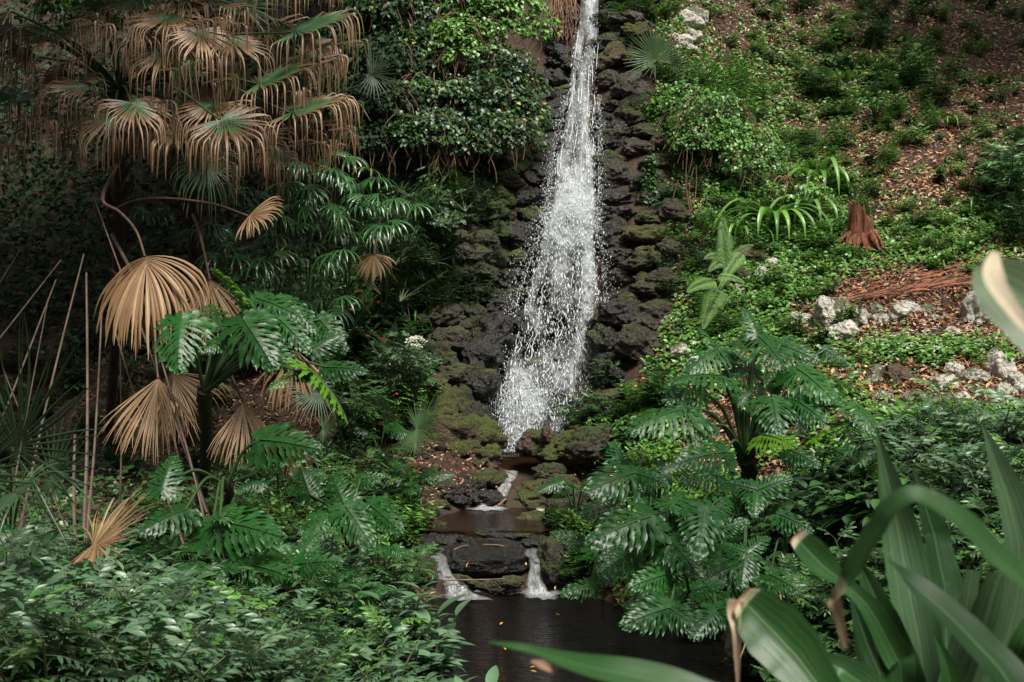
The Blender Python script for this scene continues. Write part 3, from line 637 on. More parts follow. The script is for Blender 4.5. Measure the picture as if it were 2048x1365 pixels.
# the dam
M['damrock'] = rock_mat('wet_dam_rock', (0.006, 0.0055, 0.005), (0.026, 0.023, 0.021), moss=0.16, wet=1.1, scale=9)
ROCK['damrock'] = [rock_mesh('rock_dam', M['damrock'], 5, amp=.14, flat=.8, knob=.05)]
rockat('damrock', 975, 1128, 200, 84, '', d=11.0, lab='broad wet black rock dam between the two pools', name='dam_rock', cat='rock', depth=.5, rz=0.05, tilt=.04)
rockat('wetrock', 1070, 1098, 60, 44, 'dark lip stone', d=11.05); rockat('wetrock', 880, 1095, 80, 40, 'wet lip stone', d=11.15); rockat('wetrock', 1010, 1078, 130, 30, 'flat wet lip stone', d=11.25, depth=.5); rockat('wetrock', 910, 1078, 110, 26, 'flat wet lip stone', d=11.3, depth=.5)
rockat('wetrock', 930, 1172, 70, 32, 'small wet foot stone', d=10.7); rockat('mossrock', 1020, 1170, 60, 30, 'mossy foot stone', d=10.7); rockat('wetrock', 985, 1178, 60, 24, 'small wet foot stone', d=10.65)
rockat('mossrock', 1050, 1072, 90, 20, 'leaf littered mossy lip', d=11.3, depth=.6)
# pale stones right bank : (px, py, w, h)
for px, py, w, h, kd in ((1655, 655, 46, 70, 'x'), (1683, 640, 40, 48, ''), (1715, 655, 44, 46, ''), (1690, 685, 52, 46, ''), (1662, 690, 36, 40, ''), (1755, 632, 34, 22, ''), (1762, 652, 34, 30, ''), (1808, 640, 62, 46, ''),
                         (1855, 630, 30, 22, ''), (1865, 645, 36, 16, ''), (1948, 655, 48, 74, ''), (2007, 652, 32, 42, ''), (2035, 690, 26, 26, ''), (1590, 645, 30, 20, ''), (1612, 650, 30, 26, ''), (1905, 672, 30, 20, ''),
                         (1757, 770, 48, 42, ''), (1793, 778, 56, 50, 'd'), (1907, 755, 40, 32, ''), (1890, 780, 54, 34, ''), (1952, 772, 68, 40, ''), (1998, 765, 46, 60, ''), (2030, 775, 44, 36, ''), (2010, 800, 50, 36, ''), (2044, 792, 34, 44, ''),
                         (1768, 806, 46, 28, ''), (1835, 806, 50, 26, ''), (1925, 806, 40, 24, ''), (2035, 828, 34, 26, ''), (1985, 730, 26, 34, ''), (1880, 812, 40, 20, ''), (2038, 862, 40, 26, ''), (1800, 820, 30, 22, ''),
                         (1378, 60, 50, 40, ''), (1385, 88, 40, 30, ''), (1365, 95, 40, 26, ''), (1378, 108, 30, 18, ''), (1395, 50, 40, 40, ''),
                         (1500, 530, 60, 44, 'd'), (1468, 570, 46, 40, 'd'), (1525, 560, 36, 30, ''), (1360, 720, 40, 34, ''), (1395, 745, 36, 30, ''), (1470, 765, 40, 34, ''), (1480, 590, 34, 26, ''), (1385, 830, 40, 26, ''), (1545, 545, 24, 30, '')):
    kdm = 'brownrock' if kd == 'd' else 'limestone'
    upper = py < 700
    grp = 'pale stones set along the slope' if px > 1580 else None
    dsc = random.choice(['pitted pale limestone', 'whitish rounded stone', 'pale grey stone', 'rough cream stone']) if kd != 'd' else 'shaded brown grey stone'
    if kd == 'x': dsc = 'tall pale leaning stone'
    if w > 60: dsc = 'wide pitted pale limestone'
    elif h > 60: dsc = 'upright pale pitted stone'
    elif w < 32: dsc = 'small pale stone'
    rockat(kdm, px, py - h * .2, w * 1.08, h * 1.08, dsc, grp, name='stone', cat='stone')
for k in range(34):   # pebbly fragments and half sunk stones
    px, py = random.choice([(random.uniform(1590, 2045), random.gauss(690, 22)), (random.uniform(1740, 2045), random.gauss(815, 14)), (random.uniform(1330, 1500), random.uniform(640, 860)), (random.uniform(1340, 1420), random.uniform(40, 120))])
    w = random.uniform(10, 24); rockat('limestone', px, py, w, w * .7, 'tiny pale half buried stone', 'small stones on the slope', name='stone', cat='stone')
# small rocks along both banks
for k in range(40):
    if random.random() < .5: px, py = random.uniform(800, 900), random.uniform(930, 1090)
    else: px, py = random.uniform(1080, 1190), random.uniform(930, 1120)
    w = random.uniform(18, 46); rockat(random.choice(['mossrock', 'brownrock', 'wetrock']), px, py, w, w * .65, 'small mossy bank stone', 'small stones on the stream banks', name='stone', cat='stone')
# ------------------------------------------------------------------ leaf and plant builders
DOWN = np.array([0, 0, -1.0])
def fan_blade(mb, hub, fr, Rr, nseg=46, span=300, fuse=0.45, snap=0.62, hang=0.0, gravity=0.15, green=0.5, cup=0.12, mat=0, curl=0.0, fold=0.0, jit=1.0, wfac=1.0, tipcol=0.75, npt=11, cost=0.25, asym=0.2):
    """costapalmate fan; fr columns x,y,z; free tips snap down after snap*R with strength hang; green = share of each blade still green"""
    hub = np.asarray(hub, float)
    ang = np.linspace(-span / 2, span / 2, nseg)
    for i, a0 in enumerate(ang):
        a = R(a0 + random.gauss(0, 0.6) * jit)
        Ls = Rr * (1 - asym + asym * math.cos(a / 1.6)) * random.uniform(.88, 1.05)
        if jit > 1 and random.random() < .06: continue
        fz = fold * abs(math.sin(a / 2)) ** 1.5
        d = math.sin(a) * fr[:, 0] * (1 - .5 * fz) + math.cos(a) * fr[:, 1] + (cup - fz * 1.2) * fr[:, 2]; d = nrm(d)
        side = math.cos(a) * fr[:, 0] - math.sin(a) * fr[:, 1]; side = nrm(side - d * (side @ d))
        start = hub + fr[:, 1] * Rr * cost * (1 - abs(a0) / (span / 2)) ** 1.2 * 0.5
        sn = snap * random.uniform(.86, 1.14); hg = hang * random.uniform(.6, 1.25); gr = gravity * random.uniform(.7, 1.3)
        ts = np.linspace(0, 1, npt); ds = Ls / (npt - 1)
        pts = [start]; dd = d.copy(); tw = random.gauss(0, 0.10) * jit; sdv = side.copy(); sides = [side]
        for k in range(1, npt):
            s = ts[k]; g = gr * (0.3 + s) / (npt - 1) * 2.2
            if s > sn: g += hg * min(1, (s - sn) / 0.07) * .9
            dd = nrm(dd + DOWN * g + sdv * tw * .12 * s + fr[:, 2] * curl * s / npt)
            pts.append(pts[-1] + dd * ds)
            sdv = nrm(sdv + np.cross(dd, sdv) * random.gauss(0, .10) * jit * (s > fuse)); sdv = nrm(sdv - dd * (sdv @ dd)); sides.append(sdv)
        pts = np.array(pts); sides = np.array(sides); T = nrm(np.gradient(pts, axis=0)); nz = np.cross(sides, T)
        dang = R(span / max(1, nseg - 1)); wf = ts * Ls * dang * 0.5
        w = np.where(ts < fuse, wf * 1.04, fuse * Ls * dang * 0.5 * wfac * np.clip(1 - (ts - fuse) / (1 - fuse), 0, 1) ** 0.6 * (1 - .25 * (ts > fuse)))
        w = np.maximum(w, 0.0012)
        ple = np.minimum(w * 0.55, 0.012 * Rr + .004)
        V = np.stack([pts - sides * w[:, None] - nz * ple[:, None], pts + nz * ple[:, None] * .6, pts + sides * w[:, None] - nz * ple[:, None]], 1)
        base = green * random.uniform(.85, 1.12)
        if green >= 2: at = np.clip(0.15 + random.uniform(0, .25) + 0 * ts, 0, .33)
        elif green <= 0: at = np.clip(0.5 + random.gauss(0, .2) + (ts - .5) * .25, 0, 1)
        else: at = np.clip(0.22 + (ts - base) * 1.7 + random.gauss(0, .03), 0.05, tipcol + random.uniform(-.12, .2))
        k = np.arange(npt - 1)[:, None] * 3
        F = np.concatenate([k + np.array([0, 1, 4, 3]), k + np.array([1, 2, 5, 4])])
        mb.add(V.reshape(-1, 3), F, mat, np.repeat(at, 3))

def phil_leaf(mb, hub, tip, up=(0, -.45, .9), wid=0.8, nl=10, droop=0.25, foldv=0.18, mat=0, tone=0.5, wave=1.0):
    """deeply split wavy leaf of a tree philodendron"""
    hub = np.asarray(hub, float); tip = np.asarray(tip, float); Lg = np.linalg.norm(tip - hub) * 1.06; fr = frame(tip - hub, up)
    def place(x, y, z):
        # bend: tip curls down, sides fall away from the rib
        yy = y / Lg; zz = z - droop * Lg * max(yy, 0) ** 2 * .8 - droop * .5 * Lg * max(-yy, 0) ** 2 * 2 - foldv * abs(x) - 0.9 * foldv * x * x / (Lg * wid * .5)
        zz += droop * Lg * .8 * max(yy, 0)* .55
        return hub + fr[:, 0] * x + fr[:, 1] * (y * (1 - 0.06 * yy * yy)) + fr[:, 2] * zz
    n = 9
    # midrib
    ys = np.linspace(-0.02, 1.0, 12) * Lg
    rib = np.array([place(0, y, 0.004) for y in ys]); tube(mb, rib, np.linspace(0.011, .002, 6) * Lg, 5, mat + 1, .7, cap=False)
    lobes = []
    for s in (-1, 1):
        for b in (150, 126, 104, 86): lobes.append((s, 0.02 * Lg, b + random.uniform(-5, 5), wid * {150: .30, 126: .38, 104: .44, 86: .48}[b] * random.uniform(.9, 1.05), .062, True))
        for i in range(nl):
            t = (i + 0.3) / nl; lobes.append((s, t * 0.93 * Lg, 74 - 44 * t + random.uniform(-4, 4), (0.50 * wid * (1 - t ** 1.7 * .72)) * random.uniform(.88, 1.06), 0.42 / nl * (1 - .2 * t), False))
    lobes.append((1, .9 * Lg, 3, .14, .05, False))
    for li, (s, y0, angd, ll, hw, basal) in enumerate(lobes):
        ll *= Lg; hw *= Lg; a = R(angd); curve = (-0.5 if not basal else .35) + random.gauss(0, .1)
        x, y = 0.0, y0; c = []; aa = a
        for k in range(n):
            c.append((x, y, aa)); aa = a + curve * (k / n) ** 1.2; x += math.sin(aa) * ll / (n - 1); y += math.cos(aa) * ll / (n - 1)
        ph = random.uniform(0, 6.28); V = []; lift = (0.006 if li % 2 else -0.004) * Lg; dr = random.uniform(.0, .16) * wave
        for k, (x, y, aa) in enumerate(c):
            t = k / (n - 1)
            w = hw * (1.15 if t < .14 else (0.50 + 0.32 * math.sin((t - .22) / .78 * math.pi) * (1 if not basal else 1.1)) * (1 + wave * (.26 * math.sin(t * 17 + ph)))) * (1 if t < .78 else max(0.05, (1 - t) / .22) ** .65)
            w2 = hw * (1.15 if t < .14 else (0.50 + 0.32 * math.sin((t - .22) / .78 * math.pi)) * (1 + wave * (.26 * math.sin(t * 15 + ph + 2)))) * (1 if t < .78 else max(0.05, (1 - t) / .22) ** .65)
            px_, py_ = math.cos(aa), -math.sin(aa)
            rz1 = lift * min(1, t * 4) + wave * .022 * Lg * math.sin(t * 13 + ph) * t; rz2 = lift * min(1, t * 4) + wave * .022 * Lg * math.sin(t * 12 + ph + 2.5) * t
            for (ox, oy, oz) in ((-px_ * w, -py_ * w, rz1), (0, 0, -0.010 * Lg * t + lift * t - dr * ll * t * t), (px_ * w2, py_ * w2, rz2)):
                xx = (x + ox); xx = max(xx, 0.0) if xx < 0 else xx
                V.append(place(s * xx, y + oy, oz - (dr * ll * t * t if ox else 0)))
        k = np.arange(n - 1)[:, None] * 3
        F = np.concatenate([k + np.array([0, 1, 4, 3]), k + np.array([1, 2, 5, 4])])
        if s < 0: F = F[:, ::-1]
        mb.add(np.array(V), F, mat, tone + random.uniform(-.12, .12))

def ribbon(mb, pts, w, nrmv, V=0.25, mat=0, a=0.5, n=24, nw=4, ruffle=0.0, ufun=None):
    """long strap leaf; pts control points, w widths at them, nrmv approximate facing"""
    c = catmull(pts, n); wv = catmull(np.asarray(w, float)[:, None], n)[:, 0].clip(0.0008)
    nv = np.asarray(nrmv, float); nv = catmull(nv, n) if nv.ndim == 2 else np.repeat(nv[None], n, 0)
    T = nrm(np.gradient(c, axis=0)); S = nrm(np.cross(T, nv)); N = np.cross(S, T)
    us = np.linspace(-1, 1, nw + 1); ph = random.uniform(0, 6)
    rows = []
    for u in us:
        off = abs(u) ** 1.3 * V; rf = ruffle * abs(u) ** 3 * np.sin(np.linspace(0, 1, n) * 22 + ph + (2 if u > 0 else 0)) * wv
        rows.append(c + S * (wv * u * .5)[:, None] + N * (wv * off * .5 + rf)[:, None])
    Vv = np.stack(rows, 1); m_ = nw + 1
    i = np.arange(n - 1)[:, None] * m_; j = np.arange(nw)[None]
    F = np.stack([i + j, i + j + 1, i + m_ + j + 1, i + m_ + j], -1).reshape(-1, 4)
    at = a if ufun is None else ufun(np.repeat(np.linspace(0, 1, n)[:, None], m_, 1), np.repeat(us[None], n, 0)).ravel()
    mb.add(Vv.reshape(-1, 3), F, mat, at)

# small templates, length 1 along +y, normal +z
def leaf_tpl(w=0.4, n=4, fold=0.12, droop=0.2, tipw=0.75):
    ts = np.linspace(0, 1, n + 1); ww = w / 2 * np.sin(np.pi * ts ** tipw) ** .8; ww[0] = 0.01; ww[-1] = 0.0
    z = -droop * ts ** 2
    V = np.stack([np.stack([-ww, ts, z + fold * ww * 2], 1), np.stack([0 * ww, ts, z], 1), np.stack([ww, ts, z + fold * ww * 2], 1)], 1).reshape(-1, 3)
    k = np.arange(n)[:, None] * 3
    return V, np.concatenate([k + np.array([0, 1, 4, 3]), k + np.array([1, 2, 5, 4])])
T_OVAL = leaf_tpl(.62, 3, .12, .15); T_LANCE = leaf_tpl(.34, 4, .15, .25); T_HEART = leaf_tpl(.85, 3, .10, .18, .55); T_BROAD = leaf_tpl(.52, 6, .16, .30, .8); T_STRIP = leaf_tpl(.13, 5, .2, .45, .6)
T_LANCEW = leaf_tpl(.36, 6, .16, .35, .8); T_LIT = leaf_tpl(.42, 3, .35, -.25)
def euler_mats(rz, rx, ry=None):
    """rotation matrices Rz * Rx * Ry for arrays"""
    n = len(rz); ry = np.zeros(n) if ry is None else ry
    cz, sz, cx, sx, cy_, sy = np.cos(rz), np.sin(rz), np.cos(rx), np.sin(rx), np.cos(ry), np.sin(ry)
    Z = np.zeros((n, 3, 3)); Z[:, 0, 0] = cz; Z[:, 0, 1] = -sz; Z[:, 1, 0] = sz; Z[:, 1, 1] = cz; Z[:, 2, 2] = 1
    X = np.zeros((n, 3, 3)); X[:, 0, 0] = 1; X[:, 1, 1] = cx; X[:, 1, 2] = -sx; X[:, 2, 1] = sx; X[:, 2, 2] = cx
    Y = np.zeros((n, 3, 3)); Y[:, 0, 0] = cy_; Y[:, 0, 2] = sy; Y[:, 1, 1] = 1; Y[:, 2, 0] = -sy; Y[:, 2, 2] = cy_
    return Z @ X @ Y
def compound(mb, base, d, up, Ln, pairs=3, lf=0.4, tpl=T_LANCE, a=None, smat=1, droop=.3):
    """pinnate leaf: rachis with leaflets"""
    fr = frame(d, up); ts = np.linspace(0, 1, 6)
    pts = np.array([base + fr[:, 1] * Ln * t + fr[:, 2] * (-droop * Ln * t * t) for t in ts]); tube(mb, pts, Ln * .012, 3, smat, .5, cap=False)
    Ms, Os = [], []
    for k in range(pairs + 1):
        t = .35 + .65 * k / pairs; p = np.array([np.interp(t, ts, pts[:, c]) for c in range(3)])
        for s in ((-1, 1) if k < pairs else (0,)):
            ang = s * random.uniform(.75, 1.05); dr = math.sin(ang) * fr[:, 0] + math.cos(ang) * fr[:, 1] - random.uniform(.05, .35) * fr[:, 2]
            f2 = frame(dr, fr[:, 2] + np.array([random.gauss(0, .2), random.gauss(0, .2), 0])); sc = Ln * lf * random.uniform(.8, 1.1); Ms.append(f2 * sc); Os.append(p)
    n = len(Os); mb.many(*tpl, np.array(Ms), np.array(Os), 0, (rng.random(n) * .5 + .25 if a is None else np.clip(a + rng.normal(0, .08, n), 0, 1)))
def bush_mesh(kind, h=0.6, spread=.5, nst=7, seed=0):
    """leafy shrub: returns (foliage MB, stems MB); base at origin"""
    fo, st = MB(), MB()
    for i in range(nst):
        az = i * 2.4 + random.uniform(-.4, .4); le = random.uniform(.1, 1) * spread; hh = h * random.uniform(.6, 1.05)
        top = np.array([math.cos(az) * le, math.sin(az) * le, hh]); mid = top * np.array([.45, .45, .6])
        c = catmull([np.zeros(3), mid, top], 10); tube(st, c, np.array([.007, .003]) * (1 + h), 4)
        tone = random.uniform(.15, .75)
        nn = {'small': 12, 'pinnate': 10}.get(kind, 7)
        for k in range(nn):
            t = .3 + .7 * k / (nn - 1); p = np.array([np.interp(t, np.linspace(0, 1, 10), c[:, q]) for q in range(3)])
            z = k * 2.4 + random.uniform(-.5, .5); dirv = np.array([math.cos(z), math.sin(z), .35 + .5 * (t > .9)])
            if kind == 'pinnate': compound(fo, p, dirv + rng.normal(0, .25, 3), (0, 0, 1), h * random.uniform(.26, .42), random.choice((3, 4)), .38, T_LANCE, a=tone)
            elif kind == 'small':
                compound(fo, p, dirv, (0, 0, 1), h * random.uniform(.18, .28), 4, .30, T_OVAL, a=tone)
            elif kind == 'lance':
                for q in range(2):
                    dv = dirv * np.array([1 if q else -1, 1 if q else -1, 1]); L_ = h * random.uniform(.22, .40)
                    fo.many(*T_LANCEW, (frame(dv + np.array([0, 0, -.1]), (0, 0, 1)) * L_)[None], p[None], 0, np.array([tone + random.uniform(-.15, .15)]))
            elif kind == 'broad':
                L_ = h * random.uniform(.24, .42); q = p + nrm(dirv) * L_ * .3; tube(fo, np.array([p, q]), .003, 3, 1)
                fo.many(*T_BROAD, (frame(dirv + np.array([0, 0, -.45]), (0, 0, 1)) * L_ * np.array([1.15, 1, 1]))[None], q[None], 0, np.array([tone + random.uniform(-.15, .15)]))
    return fo, st
def fern_frond(mb, base, d, up, Ln, np_=26, w=0.22, droop=.5, tone=.5, tw=.13):
    fr = frame(d, up); n = 14; ts = np.linspace(0, 1, n); pts = [np.asarray(base, float)]; dd = fr[:, 1]
    for k in range(1, n): dd = nrm(dd + DOWN * droop / n * (0.5 + 1.5 * ts[k])); pts.append(pts[-1] + dd * Ln / n)
    pts = np.array(pts); T = nrm(np.gradient(pts, axis=0)); S = nrm(np.cross(T, fr[:, 2])); N = np.cross(S, T); tube(mb, pts, np.array([.010, .003]) * Ln, 4, 1)
    Ms, Os = [], []
    for k in range(np_):
        t = .12 + .88 * k / np_; p, tt, ss, nn = [np.array([np.interp(t, ts, A[:, q]) for q in range(3)]) for A in (pts, T, S, N)]
        L_ = Ln * w * ((1 - t) ** .75 * min(1, t * 5 + .15)) + .004
        for s in (-1, 1):
            dr = nrm(ss * s + tt * .35 - nn * .12); f = frame(dr, nn); Ms.append(f * np.array([Ln * 1.35 / np_, L_, L_])); Os.append(p)
    mb.many(*T_PIN, np.array(Ms), np.array(Os), 0, np.clip(tone + rng.normal(0, .08, len(Os)), 0, 1))
T_PIN = leaf_tpl(.42, 3, .1, .12, .6)
def proto(name, parts, label=None):
    """parts: (name, mb, mats)"""
    return [(n, b.mesh(n, m)) for n, b, m in parts]
def plant(name, parts, loc, rz, sc, label, cat, group=None, tilt=(0, 0)):
    if len(parts) == 1:
        o = link(name, parts[0][1])
    else:
        o = empty(name)
        for n, me in parts: link(n, me, o)
    o.location = Vector([float(c) for c in loc]); o.rotation_euler = (tilt[0], tilt[1], rz); o.scale = (sc, sc, sc)
    return tag(o, label, cat, group)
# ------------------------------------------------------------------ shaggy fan palms, upper left
def petiole(mb, a, b, sag=.12, r=(.016, .009), mat=1, n=14, flat=1.0):
    a = np.asarray(a, float); b = np.asarray(b, float); m_ = (a + b) / 2 + np.array([0, 0, sag * np.linalg.norm(b - a)])
    c = catmull([a, m_, b], n); tube(mb, c, np.array(r), 5, mat, .5, cap=False); return c
def palm(crown, base, rads, fronds, label, strands=(), boots=True):
    root = empty('fan_palm', base); tag(root, label, 'palm', 'fan palms with dead skirts')
    def ch(name, mbx, mats):
        o = mbx.build(name, mats, root); o.matrix_parent_inverse = Matrix.Translation(-root.location); return o
    mb = MB(); c = catmull([base, (np.array(base) + crown) / 2 + np.array([.05, 0, 0]), crown], 26); tube(mb, c, np.array(rads), 12, 0)
    if boots:
        for k in range(70):      # old leaf bases
            t = random.uniform(.25, 1) ** .6; p = np.array([np.interp(t, np.linspace(0, 1, 26), c[:, q]) for q in range(3)]); z = random.uniform(0, 6.28); rr = np.interp(t, [0, 1], [rads[0], rads[-1]])
            o_ = np.array([math.cos(z), math.sin(z), 0]); tube(mb, [p + o_ * rr * .8, p + o_ * (rr + .05) + [0, 0, .06], p + o_ * (rr + .07) + [0, 0, .14]], [.022, .012], 4, 0)
    ch('trunk', mb, [M['bark']])
    for bx0, bx1, by0, by1, cnt in strands:
        mb = MB()
        for g_ in range(cnt):
            cx0, cy0, dd0 = random.uniform(bx0, bx1), random.uniform(by0, by1), random.uniform(10.3, 11.2); az = random.uniform(-.5, .7); n_ = random.randint(7, 15); ag = random.uniform(.38, .75)
            for q_ in range(n_):
                p0 = P(cx0 + q_ * 5.5 * math.cos(az), cy0 + q_ * 4 * math.sin(az) + random.uniform(-5, 5), dd0 - q_ * .012); L_ = random.uniform(.14, .38); o_ = np.array([random.gauss(.03, .02), -.02, 0])
                ribbon(mb, [p0 - o_ * 2.5 + [0, 0, -.01], p0, p0 + o_ * .5 + [0, 0, -L_ * .3], p0 + o_ * random.uniform(-.5, 1.2) + [random.gauss(0, .02), 0, -L_]], [.012, .016, .012, .003], (random.uniform(-.8, .8), -1, .2), V=.4, n=9, nw=2, a=ag + random.gauss(0, .08))
        ch('dead_skirt', mb, [M['fan'], M['phil_stalk']])['kind'] = 'stuff'
    for f in fronds:
        mb = MB(); hub, tipd, Rr, kw = f
        h = P(*hub); t = P(*tipd) if len(tipd) == 3 else P(tipd[0], tipd[1], hub[2])
        ax = nrm(t - h); up = kw.pop('up', (.15, -.75, .65)); cr = kw.pop('crown', crown); sag = kw.pop('sag', .10); lab = kw.pop('lab', None)
        petiole(mb, cr, h, sag)
        fan_blade(mb, h, frame(ax, up), Rr, **kw)
        o = ch('frond', mb, [M['fan'], M['phil_stalk']])
        if lab: o['label'] = lab
    return root
S = dict(snap=.58, hang=1.7, gravity=.03, green=.26, cup=.05, span=235, fuse=.42, asym=.42, jit=3.2, up=(.1, -.42, .9), nseg=38, wfac=.75, npt=14)
def K(**k): d = dict(S); d.update(k); return d
d0 = 10.6
def messy(n, x0, x1, y0, y1):
    o = []
    for k in range(n):
        x, y = random.uniform(x0, x1), random.uniform(y0, y1); a = random.uniform(-.6, .5) + (math.pi if x < 230 else 0); d_ = random.uniform(10.6, 11.3)
        o.append(((x, y, d_), (x + 70 * math.cos(a), y + 40 * abs(math.sin(a)) + random.uniform(-15, 40), d_ - .15), random.uniform(.5, .7), K(green=random.choice([.02, .05, .1]), gravity=random.uniform(.0, .3), up=(random.uniform(-.6, .6), random.uniform(-.7, -.1), .8), nseg=random.randint(14, 26), span=random.uniform(90, 190), jit=5.0, wfac=.7, snap=random.uniform(.4, .62), tipcol=random.uniform(.5, .8))))
    return o
palm(P(238, 180, 11.3), hit1(215, 915), (.045, .07), messy(17, 0, 440, 0, 290) + [
    ((585, 65, d0), (700, 28, d0), .78, K(green=.42)),
    ((515, 168, d0), (620, 128, d0), .72, K(green=.34, up=(.1, -.42, .9))),
    ((580, 226, 10.4), (700, 196, 10.3), .74, K(green=.30, up=(.1, -.45, .9))),
    ((440, 240, 10.2), (520, 285, 9.9), .70, K(green=.16, gravity=.30, up=(.4, -.8, .3), lab='frond dried almost wholly to tan')),
    ((45, 188, 10.8), (-30, 205, 10.6), .55, K(green=.60)),
    ((105, 60, 10.9), (50, 95, 10.6), .60, K(green=.20)),
    ((150, 150, 11), (90, 190, 10.7), .62, K(green=.18)),
    ((130, 232, 11), (115, 275, 10.7), .46, K(green=.25, hang=1.1)),
    ((300, 187, 10.9), (345, 215, 10.8), .34, K(green=.7, hang=.1, gravity=.1, up=(0, -.9, .4))),
    ((235, 90, 11.2), (180, 60, 11), .62, K(green=.2)),
    ((262, 205, 10.6), (300, 260, 10.4), .58, K(green=.15, gravity=.3)),
    ((330, 95, 10.9), (290, 150, 10.6), .60, K(green=.12, gravity=.25)),
    ((200, 10, 11.2), (230, -60, 11), .60, K(green=.8, hang=.2)),
    ((20, 60, 11.2), (-60, 80, 11), .6, K(green=.25)),
    ((230, 225, 10.8), (180, 290, 10.6), .55, K(green=.12, gravity=.3)),
], 'shaggy fan palm with drooping half brown leaves at the upper left edge', [(0, 420, 10, 300, 24)])
palm(P(392, 30, 11.6), hit1(375, 900, 11), (.055, .06, .10, .15), messy(9, 330, 640, -20, 270) + [
    ((488, 18, 10.9), (520, -70, 10.9), .62, K(green=.75, hang=.3, up=(0, -.9, .3))),
    ((560, -20, 10.8), (660, -50, 10.7), .75, K(green=.25)),
    ((455, 75, 10.8), (500, 120, 10.5), .66, K(green=.08, gravity=.25)),
    ((345, 30, 10.9), (300, 60, 10.6), .64, K(green=.1, gravity=.2)),
    ((600, 110, 11.2), (690, 110, 11.2), .55, K(green=.2)),
    ((410, 318, 10.7), (425, 380, 10.6), .52, K(green=.75, hang=.5, gravity=.4, up=(0, -.9, .2), sag=.02, lab='dull green frond hanging low')),
    ((400, 60, 10.7), (410, 120, 10.4), .6, K(green=.06, gravity=.4)),
    ((290, -10, 11.2), (240, 20, 11), .62, K(green=.3)),
    ((430, 205, 10.7), (360, 250, 10.4), .58, K(green=.08, gravity=.3, crown=P(392, 120, 11.6))),
    ((545, 300, 10.9), (600, 345, 10.7), .40, K(green=.2, gravity=.3, crown=P(392, 200, 11.6))),
    ((320, 232, 10.9), (280, 280, 10.7), .50, K(green=.1, gravity=.3, crown=P(392, 150, 11.6))),
], 'second shaggy fan palm with a slender lichened trunk', [(330, 690, 0, 320, 24)])
LW = dict(snap=.72, hang=.30, gravity=.30, green=0, cup=.25, span=190, fuse=.66, fold=.5, npt=14, jit=2.2)
def dry_fan(name, hub, tip, Rr, stalk, label, mat='dryfan', **kw):
    root = empty(name, P(*hub)); tag(root, label, 'palm leaf', 'dead leaves hanging off the palms')
    k = dict(LW); k.update(kw); up = k.pop('up', (0, -1, .25))
    mb = MB(); h = P(*hub); fan_blade(mb, h, frame(nrm(P(*tip) - h), up), Rr, nseg=k.pop('nseg', 50), **k)
    o = mb.build('blade', [M[mat]], root); o.matrix_parent_inverse = Matrix.Translation(-root.location)
    mb = MB(); tube(mb, catmull([P(*s) for s in stalk] + [h], 20), np.array([.018, .010]), 5)
    o = mb.build('stalk', [M['drystalk']], root); o.matrix_parent_inverse = Matrix.Translation(-root.location)
    return root
dry_fan('dry_palm_leaf', (290, 514, 9.6), (318, 700, 9.3), .76, [(236, 330, 11.25), (205, 398, 10.6), (240, 425, 10.2), (272, 462, 9.9)], 'tallest dry tan fan leaf hanging from a curved reddish stalk', span=190, fold=.75, cup=.35, gravity=1.2, jit=2.4)
dry_fan('dry_palm_leaf', (316, 757, 9.3), (300, 900, 9.1), .62, [(224, 470, 11.3), (285, 590, 9.9), (306, 680, 9.5)], 'broad pale tan fan leaf hanging lower beside the dark trunk', span=100, fold=.35, hang=.1, gravity=.2)
dry_fan('dry_palm_leaf', (487, 805, 9.1), (492, 930, 8.9), .50, [(384, 560, 11.2), (425, 660, 9.6), (460, 745, 9.3)], 'smallest golden tan fan leaf hanging among green plants', span=84, fold=.4, hang=.1, gravity=.16)
dry_fan('dry_palm_leaf', (345, 745, 9.8), (375, 860, 9.7), .52, [(224, 540, 11.3), (330, 660, 10)], 'shaded brown fan leaf folded behind the broad tan one', span=150, fold=.7)
dry_fan('dry_palm_leaf', (497, 433, 10.2), (560, 440, 10.0), .34, [(228, 420, 11.3), (272, 402, 10.9), (340, 398, 10.7), (430, 410, 10.4)], 'curled brown fan leaf held out on a long arched stalk', span=150, fold=.1, gravity=.25, up=(0, -.8, .6), hang=.2)
dry_fan('dry_palm_leaf', (185, 1090, 7.2), (275, 1085, 7.0), .44, [(120, 1090, 8), (150, 1085, 7.95)], 'fallen brown fan leaf lying crumpled on the left bank', span=270, fold=.3, gravity=.05, up=(.1, -.75, .6), hang=.05, cup=.25, fuse=.4, jit=3)
dry_fan('dry_palm_leaf', (748, 508, 11.6), (745, 560, 11.6), .26, [(760, 440, 11.8)], 'little rust brown folded leaf below the lady palms', span=170, fold=.8, nseg=18)
dry_fan('dry_palm_leaf', (420, 560, 10.4), (432, 700, 10.4), .55, [(386, 430, 11.4), (400, 470, 10.8)], 'ragged brown leaf hanging beside the slender trunk', span=110, fold=.8, nseg=26)
dry_fan('dry_palm_leaf', (590, 700, 10.2), (580, 800, 10.2), .50, [(600, 620, 10.4)], 'brown curtain of dead leaf strips behind the left philodendron', span=120, fold=.8, nseg=26)
